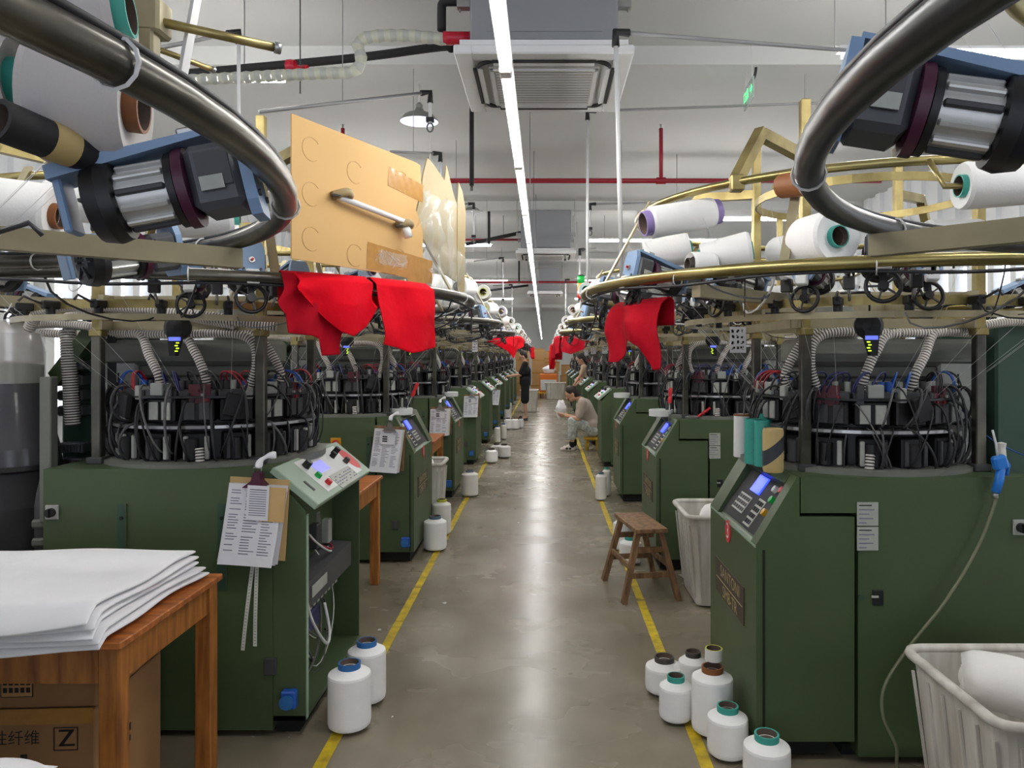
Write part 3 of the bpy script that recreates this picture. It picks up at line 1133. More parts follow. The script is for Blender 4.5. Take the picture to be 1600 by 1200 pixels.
    for (p, dd, e) in cor:
        g = new()
        g.tube([p + Vector((0, 0, ZR - .045)) - dd * .04, e + Vector((0, 0, ZR - .045))], .03, 'bar_beige', 4, flat=(.022, .018))
        part(g, 'creel_arm')
        if near:
            continue
        g = new()
        e2 = Vector((rc[0], rc[1], 0)) + dd * (R - .42)
        e3 = Vector((rc[0], rc[1], 0)) + dd * (R - .25)
        g.tube([p + Vector((0, 0, 2.42)), e2 + Vector((0, 0, 2.45))], .03, 'zinc', 4, flat=(.022, .02))
        g.tube([e2 + Vector((0, 0, 2.462)), e3 + Vector((0, 0, 2.25))], .03, 'zinc', 4, flat=(.02, .02))
        g.box(e3 + Vector((0, 0, 2.235)), (.05, .05, .06), 'zinc', b=.005)
        part(g, 'upper_arm')
    for k in range(0 if near else 8):
        a = 2 * PI * (k + .25) / 8
        e = Vector((math.cos(a), math.sin(a), 0))
        o = Vector((rc[0], rc[1], 0))
        g = new()
        g.tube([o + e * (R - .25) + Vector((0, 0, 2.27)), o + e * (R - .02) + Vector((0, 0, 1.86))], .02, 'bar_beige', 4, flat=(.004, .016))
        part(g, 'hanger_strip')
    for j, th in enumerate(CONE_TH):
        if near or j in peg_skip:
            continue
        er = Vector((math.cos(th), math.sin(th), 0))
        et = Vector((-er.y, er.x, 0))
        o = Vector((rc[0], rc[1], 0)) - er * (R - .15)
        g = new()
        g.tube([o + er * .10 + et * .155 + Vector((0, 0, 2.235)), o + et * .155 + Vector((0, 0, 2.13)), o - et * .10 + Vector((0, 0, 2.13))], .010, 'zinc', 8)
        part(g, 'cone_peg')
    # feeder motors round the ring
    nm = 8
    for k in range(nm):
        th = 2 * PI * (k + moff) / nm
        if k in skip_m:
            continue
        feeder_motor(s, root, th, R - .012, lod, zr=zr - (.062 if near and s < 0 else 0), rc=rc, wheel=not near)
    if not near:
        for k in range(6):
            th = math.radians(-75 + 30 * k + (8 if s > 0 else -4))
            if k in skip_i:
                continue
            feeder_motor(s, root, th, R - .44, lod, zr=zr + .0, rc=rc)
    # thin yarn strands
    g = new()
    rnd = random.Random(11)
    for k in range(22):
        a = 2 * PI * k / 22 + rnd.uniform(-.1, .1)
        e = Vector((math.cos(a), math.sin(a), 0))
        o = Vector((rc[0], rc[1], 0))
        h = Vector((HC[0], HC[1], 0))
        p0 = o + e * (R - .2) + Vector((0, 0, 2.12))
        p1 = o + e * .82 + Vector((0, 0, 1.81))
        p2 = h + e * .43 + Vector((0, 0, 1.44))
        g.tube([p0, p1, p2], .0007, 'thread', 3)
    tag(part(g, 'yarn_strands'), kind='stuff')
    # stop-motion lamp hung in front of the head
    g = new()
    uu = .40 if s > 0 else .49
    g.lathe([(0, -.03), (.05, -.026), (.055, 0), (.035, .02), (0, .026)], (uu, -.10, 1.715), (0, -1, 0), 'black', 20)
    g.prism([(-.03 + uu, 1.70), (.03 + uu, 1.70), (.022 + uu, 1.60), (-.002 + uu, 1.60)], 1, -.122, -.09, 'black')
    g.box((uu - .004, -.128, 1.668), (.044, .012, .015), 'led_strip')
    for k in range(4):
        g.box((uu - .014 + .005 * (k % 2), -.124, 1.652 - .011 * k), (.009, .008, .004), 'led_yellow')
    g.tube([(uu, -.10, 1.76), (uu, -.10, 1.84)], .004, 'dark_wire', 5)
    g.tube([(uu, -.10, 1.84), (uu, .17, 1.86)], .006, 'dark_wire', 5)
    part(g, 'sensor_lamp')
    # loose wires slung between the ring and the bars
    g = new()
    rnd = random.Random(31 + s)
    for k in range(0 if near else 26 if not lod else 14):
        a0 = rnd.uniform(-2.2, 2.2)
        a1 = a0 + rnd.uniform(-.35, .35)
        e0 = Vector((rc[0] - R * math.cos(a0), rc[1] - R * math.sin(a0), zr - .02))
        r1 = rnd.choice([.80, .74, .9, R])
        e1 = Vector((rc[0] - r1 * math.cos(a1), rc[1] - r1 * math.sin(a1), rnd.choice([1.80, 1.75, 1.86])))
        sag = rnd.uniform(.03, .14)
        g.tube(bez(e0, e0 + Vector((0, 0, -sag)), e1 + Vector((0, 0, -sag)), e1, 8), rnd.choice([.0025, .004, .005]), rnd.choice(['dark_wire', 'dark_wire', 'thread', 'grey_wire', 'black']), 4)
    if not near:
        tag(part(g, 'hanging_wires'), kind='stuff')
    # small tensioner discs and clips on the creel bars
    for k in range(0 if near else 12 if not lod else 6):
        a0 = -1.5 + 3.0 * (k + .5) / (12 if not lod else 6)
        e = Vector((-math.cos(a0), -math.sin(a0), 0))
        g = new()
        g.T = frame(Vector((rc[0], rc[1], 0)) + e * .93, e, Vector((-e.y, e.x, 0)), Vector((0, 0, 1)))
        g.box((0, 0, 1.885), (.16, .014, .012), 'steel')
        g.lathe([(0, 0), (.028, .003), (.03, .01), (.008, .014), (.03, .018), (.028, .025), (0, .028)], (.05, .0, 1.90), (0, 1, 0), 'black' if k % 3 else 'silver', 14)
        g.box((-.06, 0, 1.86), (.03, .04, .05), 'black' if k % 2 else 'charcoal', b=.004)
        g.tube([(-.06, 0, 1.84), (-.10, 0, 1.80)], .006, 'steel', 5)
        part(g, 'yarn_tensioner')
    return root

# ================================================================ yarn cones
CONES = {}


def cone_mesh(r, L, core, kind, ym='yarn'):
    key = (round(r, 3), round(L, 3), core, kind, ym)
    if key in CONES:
        return CONES[key]
    g = MB()
    if kind == 'floor':       # stands upright, z up
        g.lathe([(0, .014), (r * .86, .014), (r * .97, .022), (r, .036), (r * .992, L - .006), (r * .965, L + .003), (r * .56, L + .024), (.03, L + .026)], (0, 0, 0), (0, 0, 1), ym, 32)
        c = MB()
        z0, rc_ = L + .018, min(.048, r * .52)
        c.lathe([(rc_ * .92, 0), (rc_ * .92, z0), (rc_, z0 + .002), (rc_, z0 + .03), (rc_ * .84, z0 + .03), (rc_ * .80, z0 + .006), (0, z0 + .004)], (0, 0, 0), (0, 0, 1),
                ['core_dark', core, core, core, 'cavity', 'cavity'], 24)
    else:                     # lies along x, centred
        wd = kind == 'wide'
        r1 = r * (.80 if kind == 'taper' else .97)
        g.lathe([(.03, -L / 2 + .012), (r * .93, -L / 2), (r, -L / 2 + .012), (r1, L / 2 - .012), (r1 * .93, L / 2), (.03, L / 2 - .012)], (0, 0, 0), (1, 0, 0), ym, 30)
        c = MB()
        rc_ = r * .80 if wd else min(.036, r * .5)
        ov = .018 if wd else 0
        c.lathe([(rc_ * .86, -L / 2 - .008 - ov), (rc_ * .98, -L / 2 - .008 - ov), (rc_, L / 2 + .010 + ov), (rc_ * .86, L / 2 + .010 + ov), (rc_ * .84, -L / 2 - .008 - ov)], (0, 0, 0), (1, 0, 0),
                [core, core, core, 'cavity'], 22)
    a = g.build('yarn_cone')
    b = c.build('core_tube')
    CONES[key] = (a.data, b.data)
    bpy.data.objects.remove(a)
    bpy.data.objects.remove(b)
    return CONES[key]


def cone(loc, r, L, core, kind, label, group=None, ax=None, ym='yarn'):
    ma, mb_ = cone_mesh(r, L, core, kind, ym)
    o = bpy.data.objects.new('yarn_cone', ma)
    COL.objects.link(o)
    c = bpy.data.objects.new('core_tube', mb_)
    COL.objects.link(c)
    c.parent = o
    o.location = loc
    if ax is not None:
        o.rotation_euler = Vector(ax).to_track_quat('X', 'Z').to_euler()
    return tag(o, label, 'yarn cone', group)


# ================================================================ the two rows of machines
PITCH = 2.62
FACE_R, FACE_L = .83, -1.0
NEAR_R, NEAR_L = 2.93, 3.14
ORD = ['first', 'second', 'third', 'fourth', 'fifth', 'sixth', 'seventh', 'eighth', 'ninth', 'tenth', 'eleventh', 'twelfth']
NMACH = 10


def place_rows():
    protoL, protoR = {}, {}
    rnd = random.Random(3)
    for k in range(-1, NMACH):
        for s, side in ((1, 'right'), (-1, 'left')):
            lod = 0 if k < 2 else 1
            style = ('A' if k < 3 else 'B') if s > 0 else ('A' if k in (1, 2) else 'B')
            y = (NEAR_R if s > 0 else NEAR_L) + PITCH * k
            x = FACE_R if s > 0 else FACE_L
            if k == -1:
                if s > 0:
                    y -= .14
                    x += .065
                    root = knitting_machine(s, 'A', 0, R=1.18, rcu=.60, moff=.70, near=True, skip_m=(5, 6))
                else:
                    y -= .15
                    root = knitting_machine(s, 'B', 0, R=1.27, rcu=.65, moff=.77, near=True)
            elif s < 0 and k == 0:
                root = knitting_machine(s, 'B', 0, open_side=True, moff=.333, skip_m=(0, 7), peg_skip=(3, 4, 5, 6))
            elif s > 0 and k == 0:
                root = knitting_machine(s, 'A', 0, moff=.556, zr=1.885, peg_skip=(2, 3, 4, 5, 6), badge='3')
            else:
                pr = protoL if s < 0 else protoR
                key = (style, lod)
                if key not in pr:
                    pr[key] = root = knitting_machine(s, style, lod)
                else:
                    root = copy_tree(pr[key])
            root.location = (x, y, 0)
            if k == -1:
                lab = 'knitting machine whose thick creel tube crosses the %s upper corner of the photo' % side
            elif k == 0:
                lab = ('green knitting machine with an open control cabinet beside the wooden table' if s < 0 else
                       'green knitting machine with a red 3 badge on its cabinet')
            elif k == NMACH - 1:
                lab = 'green knitting machine at the far end of the %s row' % side
            else:
                lab = 'green knitting machine, %s behind the one with the %s' % (ORD[k - 1], 'red 3 badge' if s > 0 else 'open cabinet')
            tag(root, lab, 'knitting machine', 'knitting machines of the %s row' % side)
            # cones carried by the creel
            if k >= 0:
                rc = (RC[0], RC[1])
                for j, th in enumerate(CONE_TH):
                    if k > 6 and j % 2:
                        continue
                    if k == 0 and j in ((3, 4, 5, 6) if s < 0 else (2, 3, 4, 5, 6)):
                        continue
                    er = Vector((math.cos(th), math.sin(th), 0))
                    et = Vector((-er.y, er.x, 0))
                    p = Vector((rc[0], rc[1], 0)) - er * 1.12
                    p = Vector((x + s * p.x, y + p.y, 2.13))
                    ax = Vector((s * et.x, et.y, 0)) * rnd.choice([1, 1, -1])
                    core = rnd.choice(['teal', 'core_purple', 'core_brown', 'teal', 'core_yellow', 'core_dark'])
                    r, L = rnd.choice([(.062, .26), (.075, .21), (.085, .20)])
                    mach = ('red 3 badge machine' if s > 0 else 'open cabinet machine')
                    mach = 'the ' + mach if k == 0 else 'the %s machine behind the %s' % (ORD[k - 1], mach)
                    cone(p, r, L, core, 'taper' if rnd.random() < .5 else 'cyl',
                         '%s white cone from the front on %s' % (ORD[7 - j], mach),
                         'yarn cones on the creels', ax)


place_rows()


def creel_extra():
    """cones and tubes seen close up, placed one by one"""
    G = 'large yarn cones close to the camera'
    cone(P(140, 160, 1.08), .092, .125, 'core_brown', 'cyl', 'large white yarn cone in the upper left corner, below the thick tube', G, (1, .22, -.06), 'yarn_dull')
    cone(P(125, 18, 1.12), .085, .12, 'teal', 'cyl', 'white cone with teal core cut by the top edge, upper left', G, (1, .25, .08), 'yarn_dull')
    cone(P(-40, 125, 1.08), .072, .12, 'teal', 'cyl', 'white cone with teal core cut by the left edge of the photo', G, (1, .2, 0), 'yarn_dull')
    # empty card tubes
    T = empty('card_tube', P(75, 218, 1.0))
    d = (P(150, 248, 1.06) - P(5, 190, .94)).normalized()
    T.rotation_euler = d.to_track_quat('X', 'Z').to_euler()
    MB().lathe([(.020, -.066), (.027, -.066), (.026, .00)], (0, 0, 0), (1, 0, 0), 'black_soft', 22).lathe([(.020, -.066), (.018, .06), (0, .06)], (0, 0, 0), (1, 0, 0), 'cavity', 22).build('tube_wall', T)
    MB().lathe([(.0262, -.004), (.0262, .032)], (0, 0, 0), (1, 0, 0), 'tan_card', 22).build('paper_stripe', T)
    MB().lathe([(.0255, .03), (.0245, .064), (.0, .066)], (0, 0, 0), (1, 0, 0), 'black_soft', 22).build('tube_end', T)
    tag(T, 'black card tube with a tan stripe at the left edge of the photo', 'card tube')
    for (px, py, Z, ax, r, L, m, lab) in ((1243, 288, 2.5, (-.45, 1, .12), .042, .12, 'core_brown', 'empty brown card tube seen end on, under the upper right ring'),
                                          (1566, 372, 2.55, (1, -.1, 0), .036, .13, 'black_soft', 'black and tan card tube beside the brown core cone, right edge')):
        t2 = empty('card_tube', P(px, py, Z))
        t2.rotation_euler = Vector(ax).to_track_quat('X', 'Z').to_euler()
        MB().lathe([(r * .84, -L / 2), (r, -L / 2), (r, L / 2), (r * .84, L / 2), (r * .82, -L / 2)], (0, 0, 0), (1, 0, 0), [m, m, m, 'cavity'], 24).build('tube_wall', t2)
        if m == 'black_soft':
            MB().lathe([(r * 1.01, -.03), (r * 1.01, .02)], (0, 0, 0), (1, 0, 0), 'tan_card', 24).build('paper_stripe', t2)
        else:
            MB().lathe([(r * 1.01, -L / 2 + .004), (r * 1.04, -L / 2), (r * .9, -L / 2 - .003)], (0, 0, 0), (1, 0, 0), 'thread', 24).build('tube_rim', t2)
        MB().tube([(-L * .3, 0, 0), (L * .9, 0, 0)], .008, 'zinc', 6).build('holder_peg', t2)
        tag(t2, lab, 'card tube')
    # a long conduit over the near left creel
    for (p0, p1, r, m, lab) in ((P(240, 32, 1.25), P(428, 74, 1.35), .008, 'zinc', 'bare metal rod pointing to the aisle under the top edge, upper left'),
                                (P(250, 78, 1.5), P(330, 108, 1.6), .006, 'zinc', 'thin brass rod below the bare metal rod, upper left')):
        tag(MB().cyl(p0, p1, r, m, 10).cyl(p1, p1 + (p1 - p0) * .06, r * 1.3, 'steel', 10).build('guide_rod'), lab, 'rod')
    g = MB()
    g.box((0, 0, 0), (.05, .05, .06), 'bar_beige', b=.005)
    g.box((.0, -.01, -.05), (.03, .03, .06), 'bar_beige', b=.004)
    g.box((-.03, 0, -.02), (.03, .04, .03), 'charcoal', b=.004)
    tag(g.build('rod_clamp', None, P(236, 30, 1.26)), 'beige metal clamp holding the bare rod at the top, upper left', 'clamp')
    tag(MB().tube([P(310, -20, 1.3), P(283, 130, 1.3)], .02, 'pipe_white', 4, flat=(.003, .012)).build('flat_strip'), 'white flat metal strip standing behind the bare rod, upper left', 'strip')
    G2 = 'cones among the nearest left creel'
    for (px, py, Z, r, L, core, ax, lab) in (
            (440, 328, 2.9, .085, .2, 'core_yellow', (1, -.5, 0), 'white cone peeping out left of the cardboard sheet'),
            (318, 330, 2.2, .08, .18, 'teal', (1, .3, 0), 'white cone seen under the motor, left row'),
            (325, 402, 3.6, .075, .2, 'core_yellow', (.2, 1, 0), 'white cone with yellow core seen under the left creel bar'),
            (372, 405, 3.2, .055, .2, 'teal', (.4, 1, 0), 'thin cone with teal core left of the blue face plate'),
            (20, 330, 2.1, .09, .24, 'core_brown', (1, .1, -.1), 'white cone at the left edge above the nearest creel ring')):
        cone(P(px, py, Z), r, L, core, 'cyl', lab, G2, ax)
    G3 = 'cones on the nearest right creel'
    for (px, py, Z, r, L, core, ax, kind, lab) in (
            (1064, 340, 2.95, .062, .27, 'core_purple', (1, .22, .20), 'wide', 'long white cone with lavender core under the upper ring'),
            (1283, 375, 2.42, .088, .16, 'teal', (-.35, 1, 0), 'cyl', 'white cone with teal core facing the camera right of centre'),
            (1236, 392, 2.9, .065, .16, 'core_dark', (-.5, 1, 0), 'cyl', 'small white cone half behind the one facing the camera'),
            (1134, 398, 2.9, .075, .19, 'teal', (-1, .2, -.15), 'taper', 'tapered white cone with teal core resting over the ring'),
            (1042, 394, 3.3, .07, .2, 'teal', (1, -.1, .2), 'cyl', 'white cone with teal core below the lavender one'),
            (1096, 414, 2.85, .05, .10, 'core_dark', (-1, -.3, 0), 'cyl', 'small white cone with dark core beside the tapered one'),
            (1490, 372, 2.45, .062, .17, 'core_brown', (1, -.15, 0), 'cyl', 'white cone with brown core near the right edge'),
            (1213, 462, 3.7, .05, .12, 'core_dark', (-1, .4, 0), 'cyl', 'small white cone seen under the ring of the 3 machine'),
            (1318, 470, 3.9, .06, .12, 'teal', (-.2, 1, 0), 'cyl', 'white cone with teal core hanging under the sensor bar')):
        cone(P(px, py, Z), r, L, core, kind, lab, G3, ax)


creel_extra()


def floor_cones():
    G = 'yarn cones standing on the floor'
    L_ = [
        # px, base y, r, h, core, label
        (546, 1150, .0915, .235, 'core_blue', 'white cone with blue core on the floor, nearest on the left side'),
        (573, 1106, .088, .235, 'core_blue', 'white cone with blue core just behind the nearest left one'),
        (680, 863, .094, .235, 'core_grey', 'white cone with grey core before the second left machine'),
        (690, 838, .085, .27, 'core_yellow', 'white cone with yellow core half hidden behind the grey core one'),
        (734, 777, .096, .25, 'core_grey', 'white cone with grey core standing alone before the white tub'),
        (768, 724, .095, .17, 'core_dark', 'low white cone at the front of a group of three, left lane line'),
        (776, 714, .095, .16, 'core_dark', 'low white cone in the middle of a group of three, left lane line'),
        (788, 716, .10, .17, 'core_dark', 'low white cone nearest the aisle in a group of three'),
        (777, 692, .06, .26, 'core_blue', 'slim white cone with blue core, nearer of two, left side'),
        (787, 687, .06, .26, 'core_blue', 'slim white cone with blue core, farther of two, left side'),
        (794, 671, .085, .2, 'core_dark', 'low white cone by the cabinet behind the two slim ones'),
        (805, 671, .09, .2, 'core_brown', 'low white cone in the middle of the row near the standing person'),
        (814, 669, .06, .18, 'core_dark', 'small white cone at the aisle end near the standing person'),
        (793, 655, .10, .22, 'core_dark', 'white cone left of the standing person'),
        (797, 641, .05, .2, 'core_dark', 'slim white cone behind the cone left of the standing person'),
        (1038, 1092, .09, .125, 'core_dark', 'wide low cone with dark core, farthest of the right floor group'),
        (1056, 1135, .073, .15, 'teal', 'short white cone with teal core left of the tall brown core cone'),
        (1113, 1157, .087, .235, 'core_brown', 'tall white cone with brown core beside the 3 machine'),
        (1083, 1094, .07, .16, 'core_dark', 'white cone mostly hidden behind the tall brown core cone'),
        (1137, 1194, .081, .155, 'teal', 'white cone with teal core in front of the tall brown core cone'),
        (1198, 1250, .086, .16, 'teal', 'white cone with teal core cut by the bottom edge'),
        (939, 783, .062, .265, 'core_grey', 'tall slim white cone on the right lane line'),
        (948, 776, .05, .28, 'teal', 'slim cone with teal core behind the slim cone on the right'),
        (985, 884, .085, .16, 'teal', 'white cone standing under the stool, nearer one'),
        (973, 862, .08, .22, 'core_dark', 'white cone standing behind the stool'),
    ]
    for (px, by, r, h, core, lab) in L_:
        Z = F * CAMZ / (by - 556) + r * .75
        cone(((px - 850) * Z / F, Z, 0), r, h, core, 'floor', lab, G, None, 'yarn' if h < .24 else 'yarn_cream')
    # spare core pushed into the tall cone
    Z = F * CAMZ / (1157 - 556) + .09
    o = MB().lathe([(.030, 0), (.037, .0), (.037, .05), (.031, .05), (.028, .006), (0, .004)], (0, 0, 0), (0, 0, 1), ['core_dark', 'yarn_cream', 'core_yellow', 'cavity', 'cavity'], 24).build('core_tube_spare')
    o.name = 'empty_core'
    o.location = ((1116 - 850) * Z / F, Z + .01, .296)
    tag(o, 'empty dark core stacked on the tall brown core cone', 'core tube')


floor_cones()


# ================================================================ things on and by the machines
def card_tubes():
    G = 'empty tubes on the control cabinet'
    zt = 1.126
    for (px, Z, r, h, m, lab) in ((1159, 3.52, .038, .20, 'white_plastic', 'empty white tube on the 3 machine cabinet'),
                                  (1176, 3.30, .036, .195, 'teal', 'empty teal tube next to the white tube on the cabinet'),
                                  (1191, 3.22, .034, .195, 'teal', 'empty teal tube next to the striped tan tube'),
                                  (1196, 3.42, .036, .21, 'teal', 'empty teal tube at the back of the tubes on the cabinet')):
        t = empty('empty_tube', ((px - 850) * Z / F, Z, zt))
        MB().lathe([(r * .93, 0), (r, .003), (r * .96, h), (r * .86, h), (r * .84, .01)], (0, 0, 0), (0, 0, 1), m, 24).build('tube_wall', t)
        MB().lathe([(r * .965, h - .008), (r * .99, h - .004), (r * .96, h + .002), (r * .9, h + .002)], (0, 0, 0), (0, 0, 1), 'core_brown' if m == 'white_plastic' else m, 24).build('tube_rim', t)
        if m == 'teal':
            g = MB()
            rnd = random.Random(px)
            for i in range(14):
                a = -PI / 2 + rnd.uniform(-.5, .5)
                z = .03 + i * .011
                rr = r * (1.001 - .04 * z / h)
                g.box((rr * math.cos(a), rr * math.sin(a), z), (.004, .0015, rnd.uniform(.003, .008)), 'core_grey', R=Matrix.Rotation(a + PI / 2, 3, 'Z'))
            g.build('print_marks', t)
        tag(t, lab, 'tube', G)
    Z = 3.06
    t = empty('empty_tube', ((1208 - 850) * Z / F, Z, zt))
    r, h = .042, .178
    g = MB()
    g.lathe([(r * .9, 0), (r, .012), (r, h - .012), (r * .92, h)], (0, 0, 0), (0, 0, 1), 'tan_card', 36)
    g.grid(lambda u, v: (r * 1.006 * math.cos(2 * PI * u), r * 1.006 * math.sin(2 * PI * u), .09 + .035 * math.sin(2 * PI * u + 1.6) + .062 * (v - .5)), 40, 2, 'stripe_dark')
    g.lathe([(r * .92, h), (r * .8, h), (r * .78, .01)], (0, 0, 0), (0, 0, 1), 'tan_card', 30)
    g.build('tube_wall', t, weld=True)
    tag(t, 'tan tube with a dark slanting stripe on the 3 machine cabinet', 'tube', G)


card_tubes()


def clipboard(px, py, Z, w_, h_, lab, yface, thick=.03, kraft=False, ribbons=False, rot=.05):
    s = Z / F
    t = empty('clipboard', ((px - 850) * s, yface - .008, CAMZ - (py - 556) * s + h_ / 2))
    rnd = random.Random(px)
    t.rotation_euler = (0, rot, 0)
    MB().box((0, 0, -h_ / 2 + .005), (w_, .006, h_), 'wood_old' if not kraft else 'kraft', b=.002).build('backing_board', t)
    n = 5
    for k in range(n):
        g = MB()
        y0 = -.006 - (n - k) * thick / n * .3
        dx = rnd.uniform(-.012, .012)
        yy = -.007 - k * thick / n

        def fn(u, v, yy=yy, dx=dx, k=k):
            return (-w_ / 2 + .012 + dx + u * (w_ - .024) - .02 * v, yy - .012 * v * v * (1 + .4 * k) - .006 * math.sin(3 * u + k) * v, -.018 - v * (h_ - .012 - .01 * (k % 2)))
        g.grid(fn, 5, 8, 'paper' if k % 2 == 0 else 'paper_cream')
        if k == n - 1:
            for i in range(24):
                v = .08 + .034 * i
                for (a, b) in ((.06, .3), (.34, .62), (.68, .92)):
                    if rnd.random() < .8:
                        u1 = a + (b - a) * rnd.uniform(.5, 1)
                        p0, p1 = Vector(fn(a, v)), Vector(fn(u1, v))
                        o = Vector((0, -.0012, 0))
                        g.add([p0 + o, p1 + o, p1 + o + Vector((0, 0, .0035)), p0 + o + Vector((0, 0, .0035))], [(0, 1, 2, 3)], 'ink_soft')
        g.build('paper_sheet', t)
    if kraft:
        g = MB()
        g.box((w_ * .30, -.05, -h_ * .27), (w_ * .42, .002, h_ * .42), 'kraft')
        g.build('kraft_envelope', t)
        g = MB()
        g.box((w_ * .06, -.053, -h_ * .26), (w_ * .36, .002, h_ * .42), 'paper')
        for i in range(12):
            g.box((w_ * .06, -.0545, -h_ * .10 - i * h_ * .028), (w_ * .28, .001, .003), 'ink_soft' if i else 'ink')
        g.build('paper_slip', t)
    else:
        g = MB()
        g.box((-.01, -.045, -h_ * .28), (w_ * .5, .002, h_ * .22), 'paper')
        for i in range(3):
            g.box((-w_ * .12, -.0465, -h_ * (.22 + .05 * i)), (w_ * .16, .001, .010), 'ink')
        g.build('paper_slip', t)
    g = MB()
    g.prism([(-.055, -.03), (.055, -.03), (.02, .0), (.012, .035), (-.012, .035), (-.02, 0)], 1, -.052, -.004, 'maroon' if kraft else 'steel')
    g.tube([(-.012, -.03, .03), (-.016, -.035, .055), (.016, -.035, .055), (.012, -.03, .03)], .003, 'steel', 6)
    g.build('spring_clip', t)
    g = MB()
    g.tube(smooth_path([(0, -.03, .05), (.005, -.02, .08), (.03, -.008, .10), (.06, .0, .105)], 5), lambda q: .012 + .004 * math.sin(9 * q), 'fabric_white', 7)
    g.build('hanging_tie', t)
    if ribbons:
        for k, (x0, x1, ln) in enumerate(((-.002, -.022, .40), (.012, .028, .38))):
            g = MB()
            g.grid(lambda u, v: (x0 + (x1 - x0) * v + (u - .5) * .016, -.012 - .012 * math.sin(2.2 * v), -h_ + .03 - ln * v), 1, 10, 'paper_cream')
            for i in range(30):
                v = i / 30
                g.box((x0 + (x1 - x0) * v, -.0135 - .012 * math.sin(2.2 * v), -h_ + .03 - ln * v), (.007, .001, .002), 'ink_soft')
            g.build('measuring_tape', t)
    return tag(t, lab, 'clipboard', 'clipboards hung on the cabinets')


clipboard(402, 815, 3.10, .25, .34, 'clipboard with thick curled papers and kraft envelope, on the open cabinet', NEAR_L, .04, True, True, .06)
clipboard(609, 702, 5.72, .24, .34, 'clipboard with papers on the machine behind the open cabinet', NEAR_L + PITCH, .03, rot=.06)
clipboard(688, 658, 8.35, .23, .31, 'clipboard with papers on the second machine behind the open cabinet', NEAR_L + 2 * PITCH, .03, rot=-.03)
clipboard(737, 634, 10.95, .23, .32, 'clipboard with papers on the third machine behind the open cabinet', NEAR_L + 3 * PITCH, .03, rot=-.02)
clipboard(774, 620, 16.2, .22, .34, 'clipboard with papers on the fifth machine behind the open cabinet', NEAR_L + 5 * PITCH, .02)


def tape_rolls():
    for (px, py, Z, lab) in ((626, 652, 6.05, 'white plastic ring tray on the cabinet behind the open one'), (703, 624, 8.75, 'white plastic ring tray on the third left cabinet'),
                             (1033, 655, 5.9, 'white plastic ring tray on the cabinet behind the 3 machine'), (972, 626, 8.5, 'white plastic ring tray on the third right cabinet')):
        x = (px - 850) * Z / F
        g = MB().lathe([(.08, 0), (.095, .002), (.097, .05), (.09, .054), (.076, .05), (.074, .006), (0, .006)], (0, 0, 0), (0, 0, 1), 'white_plastic', 30)
        tag(g.build('ring_tray', None, (x, Z, 1.126)), lab, 'tray', 'white ring trays')


tape_rolls()


def red_tools():
    # screwdriver stuck upright and pliers on the second right machine
    for (px, py, Z, lab, m, tilt) in ((1046, 640, 5.62, 'red handled screwdriver hanging before the second right machine head', 'btn_red', .05),
                                      (640, 628, 6.0, 'red handled tool by the ring tray, left side', 'btn_red', .4)):
        t = empty('screwdriver', P(px, py, Z))
        t.rotation_euler = (0, tilt, 0)
        MB().cyl((0, 0, -.12), (0, 0, .06), .004, 'steel', 8).build('shaft', t)
        MB().lathe([(0, .05), (.014, .05), (.016, .08), (.011, .10), (.016, .13), (.014, .16), (0, .165)], (0, 0, 0), (0, 0, 1), m, 12).build('handle', t)
        tag(t, lab, 'screwdriver')
    t = empty('pliers', (.83 + .32, NEAR_R + PITCH + .05, 1.135))
    MB().tube([(0, 0, .008), (.05, .03, .04), (.10, .03, .075)], .009, 'btn_red', 8).build('handle', t)
    MB().tube([(0, .02, .008), (.05, .05, .03), (.09, .06, .05)], .009, 'btn_red', 8).build('handle', t)
    MB().box((-.04, 0, .008), (.08, .02, .014), 'steel', b=.003).build('jaws', t)
    tag(t, 'red handled pliers lying on the second right machine', 'pliers')


red_tools()


def wooden_table(name, x0, x1, y0, y1, zt, lab, apron=.11, leg=.062):
    """x1 = aisle edge"""
    t = empty('wooden_table', ((x0 + x1) / 2, (y0 + y1) / 2, 0))
    w_, d = x1 - x0, y1 - y0
    MB().box((0, 0, zt - .012), (w_, d, .024), 'wood_top', b=.004).build('table_top', t)
    for sx in (-1, 1):
        for sy in (-1, 1):
            MB().box((sx * (w_ / 2 - leg / 2 - .015), sy * (d / 2 - leg / 2 - .015), (zt - .025) / 2), (leg, leg, zt - .025), 'wood', b=.004).build('leg', t)
    for sx in (-1, 1):
        MB().box((sx * (w_ / 2 - .035), 0, zt - .024 - apron / 2), (.022, d - .16, apron), 'wood', b=.002).build('apron', t)
    for sy in (-1, 1):
        MB().box((0, sy * (d / 2 - .035), zt - .024 - apron / 2), (w_ - .16, .022, apron), 'wood', b=.002).build('apron', t)
    return tag(t, lab, 'table', 'wooden work tables')


wooden_table('t', -2.5, -1.255, 2.22, 2.93, .75, 'orange wooden table carrying the stack of white cloth')
wooden_table('t', -2.0, -1.14, 4.35, 5.30, .755, 'orange wooden table between the open cabinet and the next machine')
wooden_table('t', -2.0, -1.09, 7.42, 8.22, .75, 'orange wooden table behind the second left machine')


